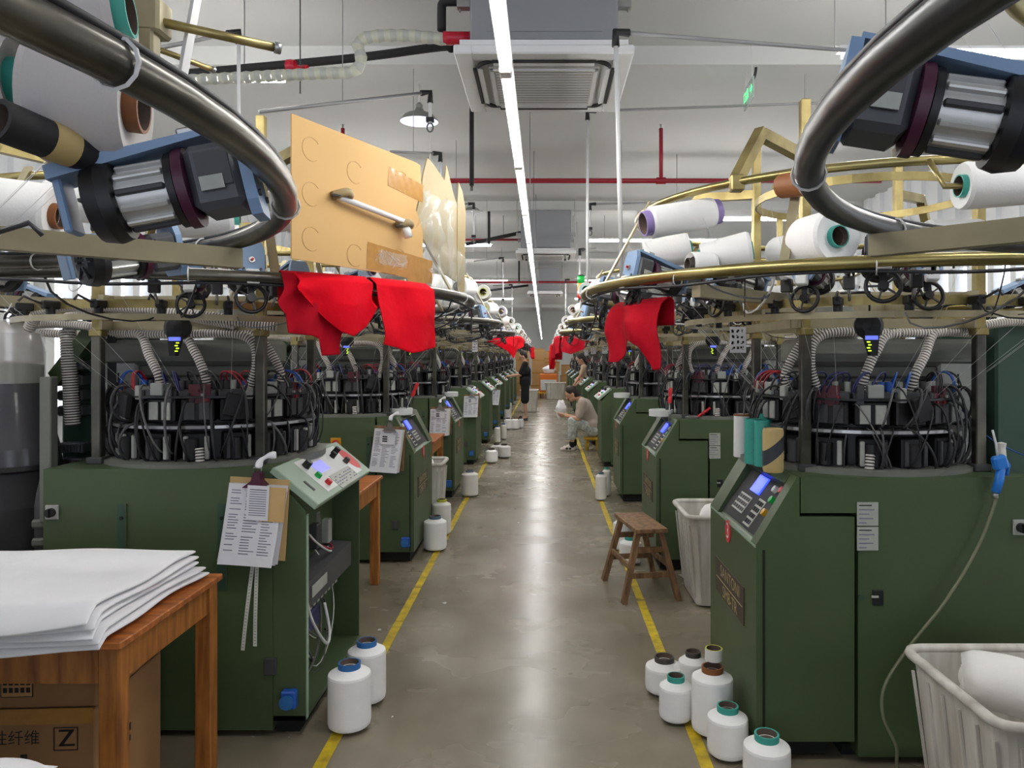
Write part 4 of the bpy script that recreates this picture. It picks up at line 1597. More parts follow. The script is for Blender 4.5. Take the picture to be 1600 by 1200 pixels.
def cloth_stack():
    z = .760
    rnd = random.Random(4)
    names = ['lowest', 'second from below', 'middle', 'fourth from below', 'topmost']
    def wave(x, y):
        zz = .005 * math.sin(5 * x + 9 * y) * math.sin(6 * y + 1.3) + .003 * math.sin(11 * x - 4 * y)
        if y < 2.212:
            zz -= 1.7 * (2.212 - y) ** 1.25 * (1 + .25 * math.sin(7 * x))
        return zz
    for k in range(5):
        h = .019
        x0, x1 = -2.46, -1.285 - .008 * k + rnd.uniform(-.010, .010)
        y0, y1 = 2.165 + rnd.uniform(-.006, .016), 2.872 - .010 * k

        def edge(u, v):
            e = min(u * 40, (1 - u) * 40, v * 24, (1 - v) * 24, 1)
            return math.sqrt(max(0, 1 - (1 - e) ** 2))

        def top(u, v, sg=1, z=z, h=h, x0=x0, x1=x1, y0=y0, y1=y1, k=k):
            x, y = x0 + (x1 - x0) * u, y0 + (y1 - y0) * v
            y -= .012 * math.sin(4 * u + 1 + k) * (1 - v) ** 3
            x += .008 * math.sin(8 * v + k) * u ** 6
            return (x, y, z + h / 2 + sg * h / 2 * edge(u, v) + wave(x, y))

        def sp(t):
            return .5 - .5 * math.cos(PI * t)
        g = MB()
        g.grid(lambda u, v: top(sp(u), sp(v)), 44, 34, 'fabric_white')
        g.grid(lambda u, v: top(sp(u), 1 - sp(v), -1), 44, 34, 'fabric_white')
        o = g.build('folded_cloth', weld=True)
        tag(o, '%s white cloth of the folded stack on the wooden table' % names[k], 'cloth', 'white cloths stacked on the table')
        z += h + .004
    # white cloth corner at the bottom edge
    g = MB()
    g.grid(lambda u, v: (-1.285 - .5 * u, 1.70 + .28 * v, .515 + .055 * (1 - (2 * v - 1) ** 2) ** .5 * min(1, (1 - abs(2 * u - 1) ** 6)) + .006 * math.sin(8 * u)), 24, 14, 'fabric_white')
    tag(g.build('cloth_bundle'), 'white cloth bundle cut by the bottom left corner', 'cloth')
    t = empty('low_crate', (-1.56, 1.84, 0))
    MB().box((0, 0, .248), (.5, .28, .496), 'bin_plastic', b=.02).build('crate_body', t)
    MB().box((0, 0, .490), (.52, .30, .02), 'bin_plastic', b=.006).build('crate_rim', t)
    tag(t, 'pale plastic crate under the cloth bundle, below the frame', 'crate')


cloth_stack()


def cartons():
    a = math.radians(3)

    def cartn(x, y, z, w_, d, h, lab, rz=0., m='carton', marks=None, group='cartons under the table'):
        t = empty('carton', (x, y, z), rz)
        g = MB().box((0, 0, h / 2), (w_, d, h), m, b=.004)
        g.box((0, -d / 2 - .0006, h - .02), (w_ - .01, .001, .05), 'tape_brown')
        g.box((0, 0, h + .0004), (.06, d - .01, .001), 'tape_brown')
        g.build('box_body', t)
        if marks:
            marks(t, w_, d, h)
        return tag(t, lab, 'carton', group)

    def m1(t, w_, d, h):
        g = MB()
        text(g, '弹性纤维', .05, (w_ / 2 - .27, -d / 2 - .001, .375), (1, 0, 0), (0, 0, 1), 'ink')
        x, z = w_ / 2 - .09, .372
        for (cx, cz, sx, sz) in ((0, .036, .076, .003), (0, -.036, .076, .003), (-.0365, 0, .003, .075), (.0365, 0, .003, .075)):
            g.box((x + cx, -d / 2 - .001, z + cz), (sx, .001, sz), 'ink')
        text(g, 'Z', .078, (x, -d / 2 - .001, z), (1, 0, 0), (0, 0, 1), 'ink', 1.0)
        vs, fs = text_shape('Z', .078)
        g.add([Vector((x + .004, -d / 2 - .001, z)) + Vector((p.x, 0, p.y)) for p in vs], fs, 'ink')
        g.box((w_ / 2 - .22, -d / 2 - .001, .30), (.02, .001, .05), 'ink')
        g.build('carton_print', t)
        g = MB()
        yy = -d / 2 + .10
        g.box((w_ / 2 + .001, yy, .385), (.001, .11, .085), 'ink')
        g.box((w_ / 2 + .0014, yy, .385), (.001, .102, .078), 'carton_light')
        for k in range(9):
            g.box((w_ / 2 + .002, yy - .04 + .01 * k, .385), (.001, .004 + .002 * (k % 3), .04), 'ink')
        for k in range(7):
            g.box((w_ / 2 + .0015, yy - .06 + .03 * k, .30), (.001, .018, .026), 'ink')
            g.box((w_ / 2 + .0015, yy - .06 + .03 * k, .26), (.001, .014, .02), 'ink')
        g.build('carton_print', t)

    def m2(t, w_, d, h):
        g = MB()
        x, z = w_ / 2 - .245, h * .36
        g.box((x, -d / 2 - .001, z), (.10, .001, .095), 'ink')
        g.box((x, -d / 2 - .002, z), (.094, .001, .089), 'carton_light')
        rnd = random.Random(2)
        for i in range(3):
            for j in range(5):
                g.box((x - .036 + .018 * j, -d / 2 - .003, z + .024 - .024 * i), (.012, .001, .016), 'ink')
        g.build('carton_print', t)
    cartn(-1.765, 2.62, 0, .62, .46, .465, 'brown carton printed with a boxed Z under the table', a, 'carton', m1)
    cartn(-1.768, 2.625, .467, .62, .45, .235, 'brown carton lying on the boxed Z carton under the table', a, 'carton', m2)
    cartn(-1.84, 3.015, 0, .5, .18, .60, 'narrow brown carton standing behind the two stacked cartons', a)
    # far end stacks
    rnd = random.Random(9)
    n = 0
    for (x, y, w_, hs) in ((-.25, 29.6, .55, (.45, .5, .5, .42)), (.32, 30.2, .6, (.48, .5, .38)), (.95, 30.4, .55, (.42, .4, .42)), (-.9, 30.8, .6, (.5, .5, .45, .4)),
                           (.30, 31.6, .6, (.5, .5, .5, .3)), (-.25, 31.6, .5, (.5, .5, .5, .4))):
        z = 0
        col = ['left of the orange trolley', 'right behind the orange trolley', 'far right by the machines', 'far left by the machines', 'second rank behind the trolley', 'second rank, left'][n]
        for k, h in enumerate(hs):
            cartn(x + rnd.uniform(-.03, .03), y, z, w_ * rnd.uniform(.9, 1), .5, h, 'brown carton at the aisle end, %s in the stack %s' % (['lowest', 'second', 'third', 'fourth'][k], col),
                  rnd.uniform(-.06, .06), 'carton_light', None, 'cartons at the end of the aisle')
            z += h + .002
        n += 1


cartons()


def tub(x, y, w_, d, h, lab, rz=0.):
    """rectangular white plastic tub with rolled rim and ribs"""
    t = empty('plastic_tub', (x, y, 0), rz)

    def rr(wx, dy, z, cr):
        out = []
        for (cx, cy, a0) in ((wx / 2 - cr, dy / 2 - cr, 0), (-wx / 2 + cr, dy / 2 - cr, PI / 2), (-wx / 2 + cr, -dy / 2 + cr, PI), (wx / 2 - cr, -dy / 2 + cr, 3 * PI / 2)):
            for k in range(5):
                a = a0 + PI / 2 * k / 4
                out.append((cx + cr * math.cos(a), cy + cr * math.sin(a), z))
        return out
    g = MB()
    k = .84
    loops = [rr(w_ * k, d * k, .012, .05), rr(w_ * (k + .01), d * (k + .01), .03, .05), rr(w_ * .97, d * .97, h - .01, .06), rr(w_ * .955, d * .955, h - .01, .055), rr(w_ * (k - .02), d * (k - .02), .03, .045)]
    n = len(loops[0])
    vs = [p for L in loops for p in L]
    fs = [list(range(n))[::-1]]
    for a in range(len(loops) - 1):
        for i in range(n):
            fs.append((a * n + i, a * n + (i + 1) % n, (a + 1) * n + (i + 1) % n, (a + 1) * n + i))
    fs.append([(len(loops) - 1) * n + i for i in range(n)])
    g.add(vs, fs, 'bin_plastic', False)
    # ribs
    for sx in (-1, 1):
        for j in range(6):
            yy = -d / 2 + d * (j + .5) / 6
            g.tube([(sx * w_ * .43, yy * .9, .06), (sx * w_ * .487, yy, h - .06)], .006, 'bin_plastic', 4)
    for sy in (-1, 1):
        for j in range(7):
            xx = -w_ / 2 + w_ * (j + .5) / 7
            g.tube([(xx * .9, sy * d * .43, .06), (xx, sy * d * .487, h - .06)], .006, 'bin_plastic', 4)
    g.build('tub_body', t)
    rim = rr(w_ * 1.0, d * 1.0, h, .06)
    MB().tube(rim, .017, 'bin_plastic', 8, closed=True).build('tub_rim', t)
    return tag(t, lab, 'tub', 'white plastic tubs')


tub(1.73, 2.40, .88, .58, .55, 'white plastic tub holding a cloth roll, bottom right corner')
tub(1.30, 4.99, .78, .56, .58, 'white plastic tub between the 3 machine and the next one')
tub(-1.18, 6.95, .52, .44, .62, 'white plastic tub heaped with cloth, left lane side')
tub(.42, 27.6, .75, .6, .60, 'white plastic tub at the aisle end right of the trolley')
tub(-.42, 21.5, .5, .6, .62, 'white plastic tub behind the standing person')


def cloth_roll():
    # roll lying in the tub: spiral section
    g = MB()
    ax = Vector((.60, -.42, -.03)).normalized()
    c = Vector((1.645, 2.405, .50))
    up = Vector((0, 0, 1))
    e1 = ax.cross(up).normalized()
    e2 = e1.cross(ax)
    L = .52
    turns = 4.6
    N = 110
    prof = []
    for i in range(N + 1):
        a = turns * 2 * PI * i / N
        rr = .018 + (.105 - .018) * i / N
        prof.append((rr * math.cos(a) * 1.12, rr * math.sin(a) * .92))
    vs, fs = [], []
    M = 16
    for j in range(M + 1):
        t = -L / 2 + L * j / M
        for i, (a, b) in enumerate(prof):
            k = 1 + .02 * math.sin(7 * j / M * PI + i * .2) - .30 * abs(2 * j / M - 1) ** 9
            vs.append(c + ax * (t + .012 * math.sin(i * .35)) + e1 * a * k + e2 * b * k)
    n = N + 1
    for j in range(M):
        for i in range(N):
            fs.append((j * n + i, j * n + i + 1, (j + 1) * n + i + 1, (j + 1) * n + i))
    g.add(vs, fs, 'fabric_bin', True)
    o = g.build('cloth_roll')
    md = o.modifiers.new('thick', 'SOLIDIFY')
    md.thickness = .004
    tag(o, 'rolled white cloth lying in the nearest plastic tub', 'cloth roll')
    # heaps of cloth in other tubs
    for (c, rx, ry, rz, lab) in (((1.30, 4.99, .47), .28, .18, .17, 'white cloth heap in the tub behind the 3 machine'), ((-1.18, 6.95, .57), .16, .13, .17, 'white cloth heap rising from the left tub'),
                                 ((1.74, 2.38, .25), .30, .17, .13, 'white cloth lying under the roll in the nearest tub')):
        g = MB()
        rnd = random.Random(int(c[1] * 10))
        ph = [rnd.uniform(0, 6) for _ in range(4)]

        def fn(u, v):
            a, b = 2 * PI * u, PI * (v - .5)
            k = 1 + .10 * math.sin(4 * a + ph[0]) * math.cos(b) + .07 * math.sin(7 * b + ph[1]) + .05 * math.sin(9 * a + 5 * b + ph[2])
            return (c[0] + rx * k * math.cos(a) * math.cos(b), c[1] + ry * k * math.sin(a) * math.cos(b), c[2] + rz * k * math.sin(b))
        g.grid(fn, 36, 20, 'fabric_bin')
        tag(g.build('cloth_heap', weld=True), lab, 'cloth')


cloth_roll()


def stool():
    t = empty('wooden_stool', (.655, 5.12, 0), math.radians(10))
    zt = .475
    MB().box((0, 0, zt - .014), (.215, .53, .028), 'wood_old', b=.003).build('seat', t)
    MB().box((0, 0, zt - .045), (.05, .46, .034), 'wood_old', b=.002).build('seat_rail', t)
    for sx in (-1, 1):
        for sy in (-1, 1):
            a, b = Vector((sx * .075, sy * .20, zt - .028)), Vector((sx * .185, sy * .255, 0))
            MB().tube([a, b], .026, 'wood_old', 4, flat=(.017, .022)).build('leg', t)
    for sy in (-1, 1):
        for z, k in ((.17, .62), (.33, .30)):
            x = .075 + .11 * (1 - z / zt) + .0
            MB().box((0, sy * (.20 + .055 * (1 - z / zt)), z), (2 * x, .022, .036), 'wood_old', b=.002).build('stretcher', t)
    for sx in (-1, 1):
        z = .22
        MB().box((sx * (.075 + .11 * (1 - z / zt)), 0, z), (.02, .46, .034), 'wood_old', b=.002).build('stretcher', t)
    tag(t, 'weathered wooden bench stool on the right lane line', 'stool')


stool()


def air_gun():
    y = NEAR_R - .045
    Z = y
    t = empty('air_gun', P(1562, 735, Z))
    g = MB()
    g.box((0, 0, .03), (.052, .035, .055), 'blue_gun', R=Matrix.Rotation(-.25, 3, 'Y'), b=.012)
    g.tube([(.005, 0, .02), (-.002, 0, -.04), (-.016, 0, -.085)], .0165, 'blue_gun', 10)
    g.tube([(.02, 0, .045), (.034, 0, .02), (.028, 0, -.02)], .007, 'blue_gun', 8)
    g.build('grip', t)
    MB().tube([(-.008, 0, .05), (-.014, 0, .10), (-.028, 0, .155)], .0045, 'pipe_white', 8).build('nozzle', t)
    MB().cyl((-.016, 0, -.085), (-.019, 0, -.105), .011, 'steel', 10).build('hose_fitting', t)
    tag(t, 'blue air gun hung on the front of the 3 machine', 'air gun')
    g = MB()
    pts = [P(1558, 775, Z), P(1530, 850, Z), P(1480, 935, Z - .01), P(1425, 1005, Z - .02), P(1383, 1070, Z - .02), P(1380, 1120, Z - .03), P(1400, 1165, Z - .05)]
    pts = smooth_path(pts + [Vector((1.36, 2.84, .012)), Vector((1.55, 2.80, .010))], 8)
    g.tube(pts, .0065, 'hose_clear', 8)
    tag(g.build('air_hose'), 'grey air hose curving from the blue gun down to the floor', 'hose')
    g = MB()
    g.tube(smooth_path([P(1480, 610, 3.4), P(1540, 680, 3.2), P(1620, 720, 3.1)], 6), .003, 'blue_wire', 6)
    tag(g.build('air_line'), 'thin blue air line near the right edge', 'hose')
    g = MB()
    p = Vector((FACE_R + 1.02, NEAR_R + .1, 1.127))
    g.lathe([(0, 0), (.018, 0), (.02, .05), (.016, .10), (.019, .12), (0, .125)], p, (0, 0, 1), 'yarn_cream', 10)
    tag(g.build('cloth_wad'), 'small white rag rolled up beside a creel post, right edge', 'rag')


air_gun()


def lint_collector():
    x, y = -2.37, 3.32
    t = empty('lint_collector', (x, y, 0))
    MB().lathe([(.20, 1.12), (.19, 1.2), (.135, 1.44), (.125, 1.50)], (0, 0, 0), (0, 0, 1), 'smoke_grey', 30).build('cone_hopper', t)
    MB().lathe([(.125, 1.44), (.13, 1.56), (.0, 1.58)], (0, 0, 0), (0, 0, 1), 'lint', 26).build('lint_filling', t)
    MB().lathe([(.135, 1.48), (.137, 1.62), (.12, 1.70), (.07, 1.75), (0, 1.765)], (0, 0, 0), (0, 0, 1), 'clear', 30).build('clear_dome', t)
    MB().lathe([(.128, 1.57), (.128, 1.64), (.112, 1.70), (.066, 1.738), (0, 1.75)], (0, 0, 0), (0, 0, 1), 'dome_film', 30).build('dome_lining', t)
    MB().lathe([(.205, 1.10), (.215, 1.11), (.21, 1.13)], (0, 0, 0), (0, 0, 1), 'black', 30).build('base_ring', t)
    MB().lathe([(0, .0), (.22, .0), (.22, .95), (.20, 1.10), (0, 1.10)], (0, 0, 0), (0, 0, 1), 'black_soft', 26).build('drum', t)
    g = MB().tube([(.15, -.03, 1.08), (.19, -.06, .95), (.19, -.06, .30)], .055, 'charcoal', 14)
    for z in (.78, .86):
        g.lathe([(.058, z), (.064, z + .01), (.064, z + .03), (.058, z + .04)], (.19, -.06, 0), (0, 0, 1), 'cast', 16)
    g.build('suction_pipe', t)
    g = hose(MB(), [(.10, -.02, 1.72), (.2, -.06, 1.80), (.5, -.1, 1.815), (.9, -.1, 1.77), (1.2, -.05, 1.73)], .026, 'hose_white', 'hose_dark')
    g.build('suction_hose', t)
    g = hose(MB(), [(.16, .1, 1.75), (.3, .06, 1.80), (.6, .02, 1.805), (1.0, .0, 1.74)], .026, 'hose_white', 'hose_dark')
    g.build('suction_hose', t)
    g = hose(MB(), [(.17, .14, 1.72), (.18, .13, 1.6), (.19, .13, 1.45), (.20, .13, 1.28)], .035, 'hose_white', 'hose_dark')
    g.build('suction_hose', t)
    MB().box((.24, -.10, 1.20), (.05, .05, .62), 'cast', b=.004).build('support_post', t)
    tag(t, 'dark lint collector with a clear dome at the left edge', 'lint collector')


lint_collector()

# ================================================================ hung over the aisle
def cardboard():
    A, B = P(455, 400, 2.46), P(660, 440, 3.148)
    A2, B2 = P(455, 175, 2.46), P(656, 262, 3.148)
    d = (B - A)
    d.z = 0
    L = d.length
    d.normalize()
    n = Vector((d.y, -d.x, 0))             # towards the aisle
    zb, zt = (A.z + B.z) / 2, (A2.z + B2.z) / 2
    t = empty('cardboard_sheet', (A.x, A.y, zb))
    o = Vector((A.x, A.y, zb))
    H = zt - zb

    def q(u, v, l=0.):
        return d * (u * L) + Vector((0, 0, v * H)) + n * l
    out = [(0, 0), (1, 0), (1.0, .45), (.93, .60), (.985, .80), (.975, 1.0), (.93, 1.01), (0, 1)]
    g = MB()
    g.add([q(u, v, .003) for u, v in out] + [q(u, v, -.003) for u, v in out],
          [list(range(8)), list(range(8, 16))[::-1]] + [(i, i + 8, (i + 1) % 8 + 8, (i + 1) % 8) for i in range(8)], 'cardboard')
    for (u, v) in ((.12, .80), (.12, .48), (.12, .16), (.42, .74), (.42, .10), (.78, .14), (.80, .80)):
        pts = [q(u + .055 * math.cos(a) / L * .8, v + .05 * math.sin(a) / H * .8, .0032) for a in [math.radians(40 + 14 * i) for i in range(20)]]
        g.tube(pts, .0016, 'cardboard_print', 4)
    g.build('board', t)
    for k, (u, v, w_, h, ang) in enumerate(((.84, .78, .24, .075, -.10), (.80, .10, .44, .10, -.05), (.93, .05, .13, .12, .1))):
        gg = MB()
        ca, sa = math.cos(ang), math.sin(ang)
        gg.grid(lambda a, b: q(u + ((a - .5) * w_ * ca - (b - .5) * h * sa) / L, v + ((a - .5) * w_ * sa + (b - .5) * h * ca) / H, .0045 + .0012 * math.sin(31 * a + 7 * b)), 24, 4, 'tape_brown')
        gg.build('tape_strip', t)
    gg = MB()
    rnd = random.Random(8)
    for k in range(26):
        u, v = rnd.uniform(.58, .86), rnd.uniform(.06, .18)
        gg.tube([q(u, v, .007), q(u + rnd.uniform(-.04, .04), v + rnd.uniform(-.05, .05), .008)], .0018, 'film', 4)
    gg.grid(lambda a, b: q(.60 + .24 * a, .07 + .11 * b, .008 + .004 * math.sin(40 * a + 11 * b)), 18, 8, 'film')
    gg.build('clear_tape', t)
    tag(t, 'large tan cardboard sheet clamped over the left creel', 'cardboard')
    # support rod passing across the front of the sheet
    t2 = empty('clamp_rod', o + q(.30, .50, .0))
    e = q(.30, .50, 0)
    MB().tube([q(.27, .50, .03) - e, q(.82, .44, .035) - e], .011, 'pipe_white', 10).build('rod', t2)
    for (u, v) in ((.29, .52), (.78, .42)):
        g = MB()
        g.tube(smooth_path([q(u - .04, v - .01, .01) - e, q(u, v + .02, .05) - e, q(u + .05, v + .01, .03) - e], 4), .016, 'cardboard_pale', 7)
        g.tube([q(u - .06, v - .02, .02) - e, q(u - .01, v, .045) - e], .007, 'core_dark', 6)
        g.build('clamp', t2)
    MB().cyl(q(.78, .42, .03) - e, q(.785, .32, .045) - e, .017, 'white_plastic', 10).build('rod_end', t2)
    tag(t2, 'white rod clamped across the face of the large cardboard sheet', 'rod')

    # the torn pieces further along
    def sheet(pts, th, m, lab, name='cardboard_sheet'):
        base = pts[0]
        nn = (pts[1] - pts[0]).cross(pts[-1] - pts[0]).normalized() * th
        k = len(pts)
        g = MB()
        g.add([p - base + nn for p in pts] + [p - base - nn for p in pts],
              [list(range(k)), list(range(k, 2 * k))[::-1]] + [(i, i + k, (i + 1) % k + k, (i + 1) % k) for i in range(k)], m)
        return tag(g.build(name, None, base), lab, 'cardboard')

    def PL(px, py, Z0=3.20, x0=657, Z1=3.80, x1=728):
        return P(px, py, Z0 + (Z1 - Z0) * (px - x0) / (x1 - x0))
    sheet([PL(644, 357), PL(662, 375), PL(690, 425), PL(712, 440), PL(713, 320), PL(707, 300), PL(697, 258), PL(694, 282), PL(675, 255), PL(667, 247), PL(661, 270), PL(655, 310)], .003, 'cardboard_pale',
          'torn pale cardboard piece with jagged top, behind the large sheet')
    sheet([PL(714, 320), PL(714, 428), PL(716, 470), PL(725, 468), PL(727, 330), PL(722, 300), PL(716, 285)], .003, 'cardboard_pale', 'narrow strip of taped cardboard at the end of the torn piece')
    g = MB()
    rnd = random.Random(6)

    def film(u, v):
        x = 650 + 58 * u + 6 * math.sin(7 * v + 3)
        y = 300 + 165 * v + 20 * u
        p = PL(x, y)
        return p + Vector((.02 * math.sin(23 * u + 9 * v), 0, .015 * math.sin(17 * v + 11 * u))) + n * (.03 + .025 * math.sin(19 * u + 5 * v) * math.sin(13 * v))
    g.grid(film, 22, 34, 'film')
    tag(g.build('plastic_film'), 'crumpled clear plastic film hanging beside the torn cardboard', 'plastic film')


cardboard()


def red_cloths():
    def drape(pts, drops, m, lab, seed, back=.08, fold=.018, nf=7, off=.0, cat='cloth'):
        """cloth over a tube: pts = tube line, drops = (u, drop) profile"""
        rnd = random.Random(seed)
        path = smooth_path(pts, 8)
        ph = [rnd.uniform(0, 6) for _ in range(4)]

        def along(u):
            x = u * (len(path) - 1)
            i = min(int(x), len(path) - 2)
            return path[i].lerp(path[i + 1], x - i), (path[i + 1] - path[i]).normalized()

        def drop(u):
            for (a, b) in zip(drops, drops[1:]):
                if a[0] <= u <= b[0]:
                    k = (u - a[0]) / (b[0] - a[0])
                    return a[1] + (b[1] - a[1]) * k
            return drops[-1][1]

        def fn(u, v):
            p, t = along(u)
            nrm = Vector((t.y, -t.x, 0)).normalized()
            if nrm.dot(Vector((0, 0, 0)) - Vector((p.x, p.y, 0))) < 0:
                nrm = -nrm
            r = .026
            vb = .18
            if v < vb:                           # over the tube, from behind
                k = v / vb
                if k < .4:
                    return p - nrm * r + Vector((0, 0, -back * (1 - k / .4)))
                a = PI * (1 - (k - .4) / .6)
                return p + nrm * (r * math.cos(a)) + Vector((0, 0, r * math.sin(a)))
            k = (v - vb) / (1 - vb)
            w_ = fold * min(1, k * 2.2)
            f = w_ * (math.sin(2 * PI * nf * u + ph[0] + 1.6 * k) * .8 + .6 * math.sin(2 * PI * nf * .53 * u + ph[1] - 2.5 * k) + .18 * math.sin(6 * k + 5 * u + ph[2]))
            side = .02 * math.sin(5 * k + ph[3]) * k
            return p + nrm * (r + off + w_ + f) + t * side + Vector((0, 0, -k * drop(u)))
        g = MB()
        g.grid(fn, 60, 44, m)
        o = g.build('red_cloth')
        md = o.modifiers.new('thick', 'SOLIDIFY')
        md.thickness = .003
        return tag(o, lab, cat, 'red cloths drying on the creels')
    cx, cy, R = FACE_L - RC[0], NEAR_L + RC[1], 1.27

    def ringp(a):
        return Vector((cx + R * math.cos(a), cy - R * math.sin(a), ZR))

    def arc(a0, a1):
        return [ringp(math.radians(a0 + (a1 - a0) * i / 6)) for i in range(7)]
    # pixel x of the ring decides the angles
    drape(arc(54, 41.5), [(0, .05), (.25, .12), (.5, .185), (.66, .20), (.85, .165), (1, .09)], 'red_cloth', 'bright red cloth with a pointed hem, nearer of two on the left creel', 1, nf=1.6, fold=.016, off=.03)
    drape(arc(56, 46), [(0, .10), (.12, .13), (.15, .19), (.5, .20), (.62, .21), (.66, .27), (1, .265)], 'red_cloth_dark', 'dark red cloth hanging under the pointed red cloth', 2, nf=2.6, fold=.010, off=.004)
    drape(arc(40.5, 26.5), [(0, .225), (.25, .24), (.45, .26), (.7, .25), (1, .235)], 'red_cloth', 'red cloth with a square hem below the cardboard sheet', 3, nf=1.3, fold=.016, off=.018)
    # further ones
    def at(side, k, a0, a1, drops, lab, seed, m='red_cloth', dz=0., R=1.27):
        c = Vector(((FACE_R + RC[0]) if side > 0 else (FACE_L - RC[0]), (NEAR_R if side > 0 else NEAR_L) + PITCH * k + RC[1], ZR + dz))
        pts = []
        for i in range(7):
            a = math.radians(a0 + (a1 - a0) * i / 6)
            pts.append(c + Vector((-side * R * math.cos(a), -R * math.sin(a), 0)))
        drape(pts, drops, m, lab, seed, nf=2.0, fold=.018, off=.015)
    at(1, 0, 34, 17, [(0, .24), (.15, .25), (.3, .16), (.45, .13), (.6, .19), (.75, .22), (1, .22)], 'dark red cloth split in two legs on the 3 machine creel', 4, 'red_cloth_dark', -.075, 1.20)
    at(1, 3, 20, -12, [(0, .22), (.4, .28), (.7, .34), (1, .26)], 'red cloth bunched on a creel farther down the right row', 5, 'red_cloth_dark')
    at(1, 3, 48, 24, [(0, .16), (.5, .25), (1, .2)], 'red cloth spread beside the bunched one, right row', 8, 'red_cloth_dark')
    at(1, 6, 15, -15, [(0, .5), (.5, .62), (1, .5)], 'long pinkish red cloth hanging low far down the right row', 6)
    at(-1, 3, 48, 2, [(0, .06), (.3, .20), (.45, .31), (.6, .18), (.8, .14), (1, .10)], 'bright red cloth with a hanging tip above the standing person', 7)
    at(-1, 8, 25, -15, [(0, .3), (.5, .4), (1, .3)], 'small red cloth at the far end of the left row', 9)


red_cloths()


def number_cards():
    for (px, py, Z, w_, h, lab) in ((1153, 531, 3.62, .078, .125, 'white card with dark handwriting on the post of the 3 machine'), (1017, 531, 5.7, .075, .118, 'white card on the creel of the second right machine'),
                                    (965, 541, 8.2, .075, .115, 'white card on the creel of the third right machine'), (945, 546, 10.9, .08, .12, 'white card on the creel of the fourth right machine'),
                                    (927, 548, 13.5, .08, .12, 'white card on the creel of the fifth right machine'), (916, 551, 16.1, .08, .12, 'white card on the creel of the sixth right machine'),
                                    (742, 540, 8.5, .06, .14, 'white card hanging on the third left machine')):
        t = empty('number_card', P(px, py, Z))
        MB().box((0, 0, 0), (w_, .003, h), 'paper').build('card', t)
        g = MB()
        rnd = random.Random(px)
        for i in range(4):
            for j in range(3):
                for q in range(4):
                    g.box((-w_ * .30 + w_ * .28 * j + rnd.uniform(-.005, .005), -.0025, h * .34 - h * .22 * i + rnd.uniform(-.006, .006)), (rnd.choice([.003, .009]), .001, rnd.choice([.010, .003])), 'ink')
        g.build('ink_marks', t)
        g = MB().tube([(-.012, 0, h / 2 + .11), (0, 0, h / 2 - .002), (.014, 0, h / 2 + .11)], .0015, 'yellow_wire', 4)
        g.build('card_string', t)
        tag(t, lab, 'card', 'cards hung on the creels')


number_cards()


# ================================================================ under the ceiling
def air_conditioner(x, y, zb, lab):
    t = empty('air_conditioner', (x, y, zb))
    W = .96
    g = MB()
    g.box((0, 0, .42), (.80, .80, .60), 'ac_body', b=.01)
    g.box((0, -.402, .30), (.62, .006, .26), 'ac_body')
    for sx in (-1, 1):
        for sy in (-1, 1):
            g.cyl((sx * .46, sy * .34, .3), (sx * .46, sy * .34, 4.1 - zb), .005, 'steel', 6)
            g.box((sx * .44, sy * .34, .34), (.07, .05, .04), 'steel')
    g.build('casing', t)
    g = MB()
    h = .05
    for sg in (-1, 1):
        g.box((sg * (W / 2 - .05), 0, h / 2 + .02), (.10, W, h), 'ac_white', b=.008)
        g.box((0, sg * (W / 2 - .05), h / 2 + .02), (W - .19, .10, h), 'ac_white', b=.008)
    g.box((0, 0, .075), (W - .06, W - .06, .06), 'ac_white')
    # curved corner swirls
    for k in range(4):
        a0 = PI / 4 + k * PI / 2
        c = Vector((.33 * math.cos(a0) * 1.18, .33 * math.sin(a0) * 1.18, .028))
        pts = [c + Vector((.09 * math.cos(a0 + b), .09 * math.sin(a0 + b), -.008)) for b in [-.8 + .2 * i for i in range(9)]]
        g.tube(pts, lambda q: .004 + .010 * math.sin(PI * q), 'ac_slot', 6)
    g.build('front_frame', t)
    for k in range(4):
        a = k * PI / 2
        R = Matrix.Rotation(a, 3, 'Z')
        g = MB()
        g.box(R @ Vector((0, -.385, .014)), (.56, .018, .012), 'ac_slot', R=R)
        g.build('air_slot', t)
        g = MB()
        g.box(R @ Vector((0, -.355, .012)), (.55, .030, .010), 'ac_white', R=R @ Matrix.Rotation(-.25, 3, 'X'), b=.003)
        g.build('louvre', t)
    g = MB()
    g.box((0, 0, .022), (.62, .62, .03), 'ac_grille', b=.01)
    for k in range(26):
        g.box((0, -.26 + k * .0208, .005), (.54, .006, .008), 'ac_white' if k % 2 else 'ac_grille')
    g.box((0, -.29, .004), (.60, .02, .012), 'ac_white', b=.002)
    g.box((0, .29, .004), (.60, .02, .012), 'ac_white', b=.002)
    for sg in (-1, 1):
        g.box((sg * .29, 0, .004), (.02, .60, .012), 'ac_white', b=.002)
    g.build('intake_grille', t)
    return tag(t, lab, 'air conditioner', 'ceiling air conditioners')


air_conditioner(0, 4.44, 3.18, 'large white ceiling cassette air conditioner over the near aisle')
air_conditioner(.03, 12.3, 3.20, 'second ceiling cassette air conditioner, partly behind the tube lights')
air_conditioner(.03, 20.3, 3.22, 'third ceiling cassette air conditioner far down the aisle')


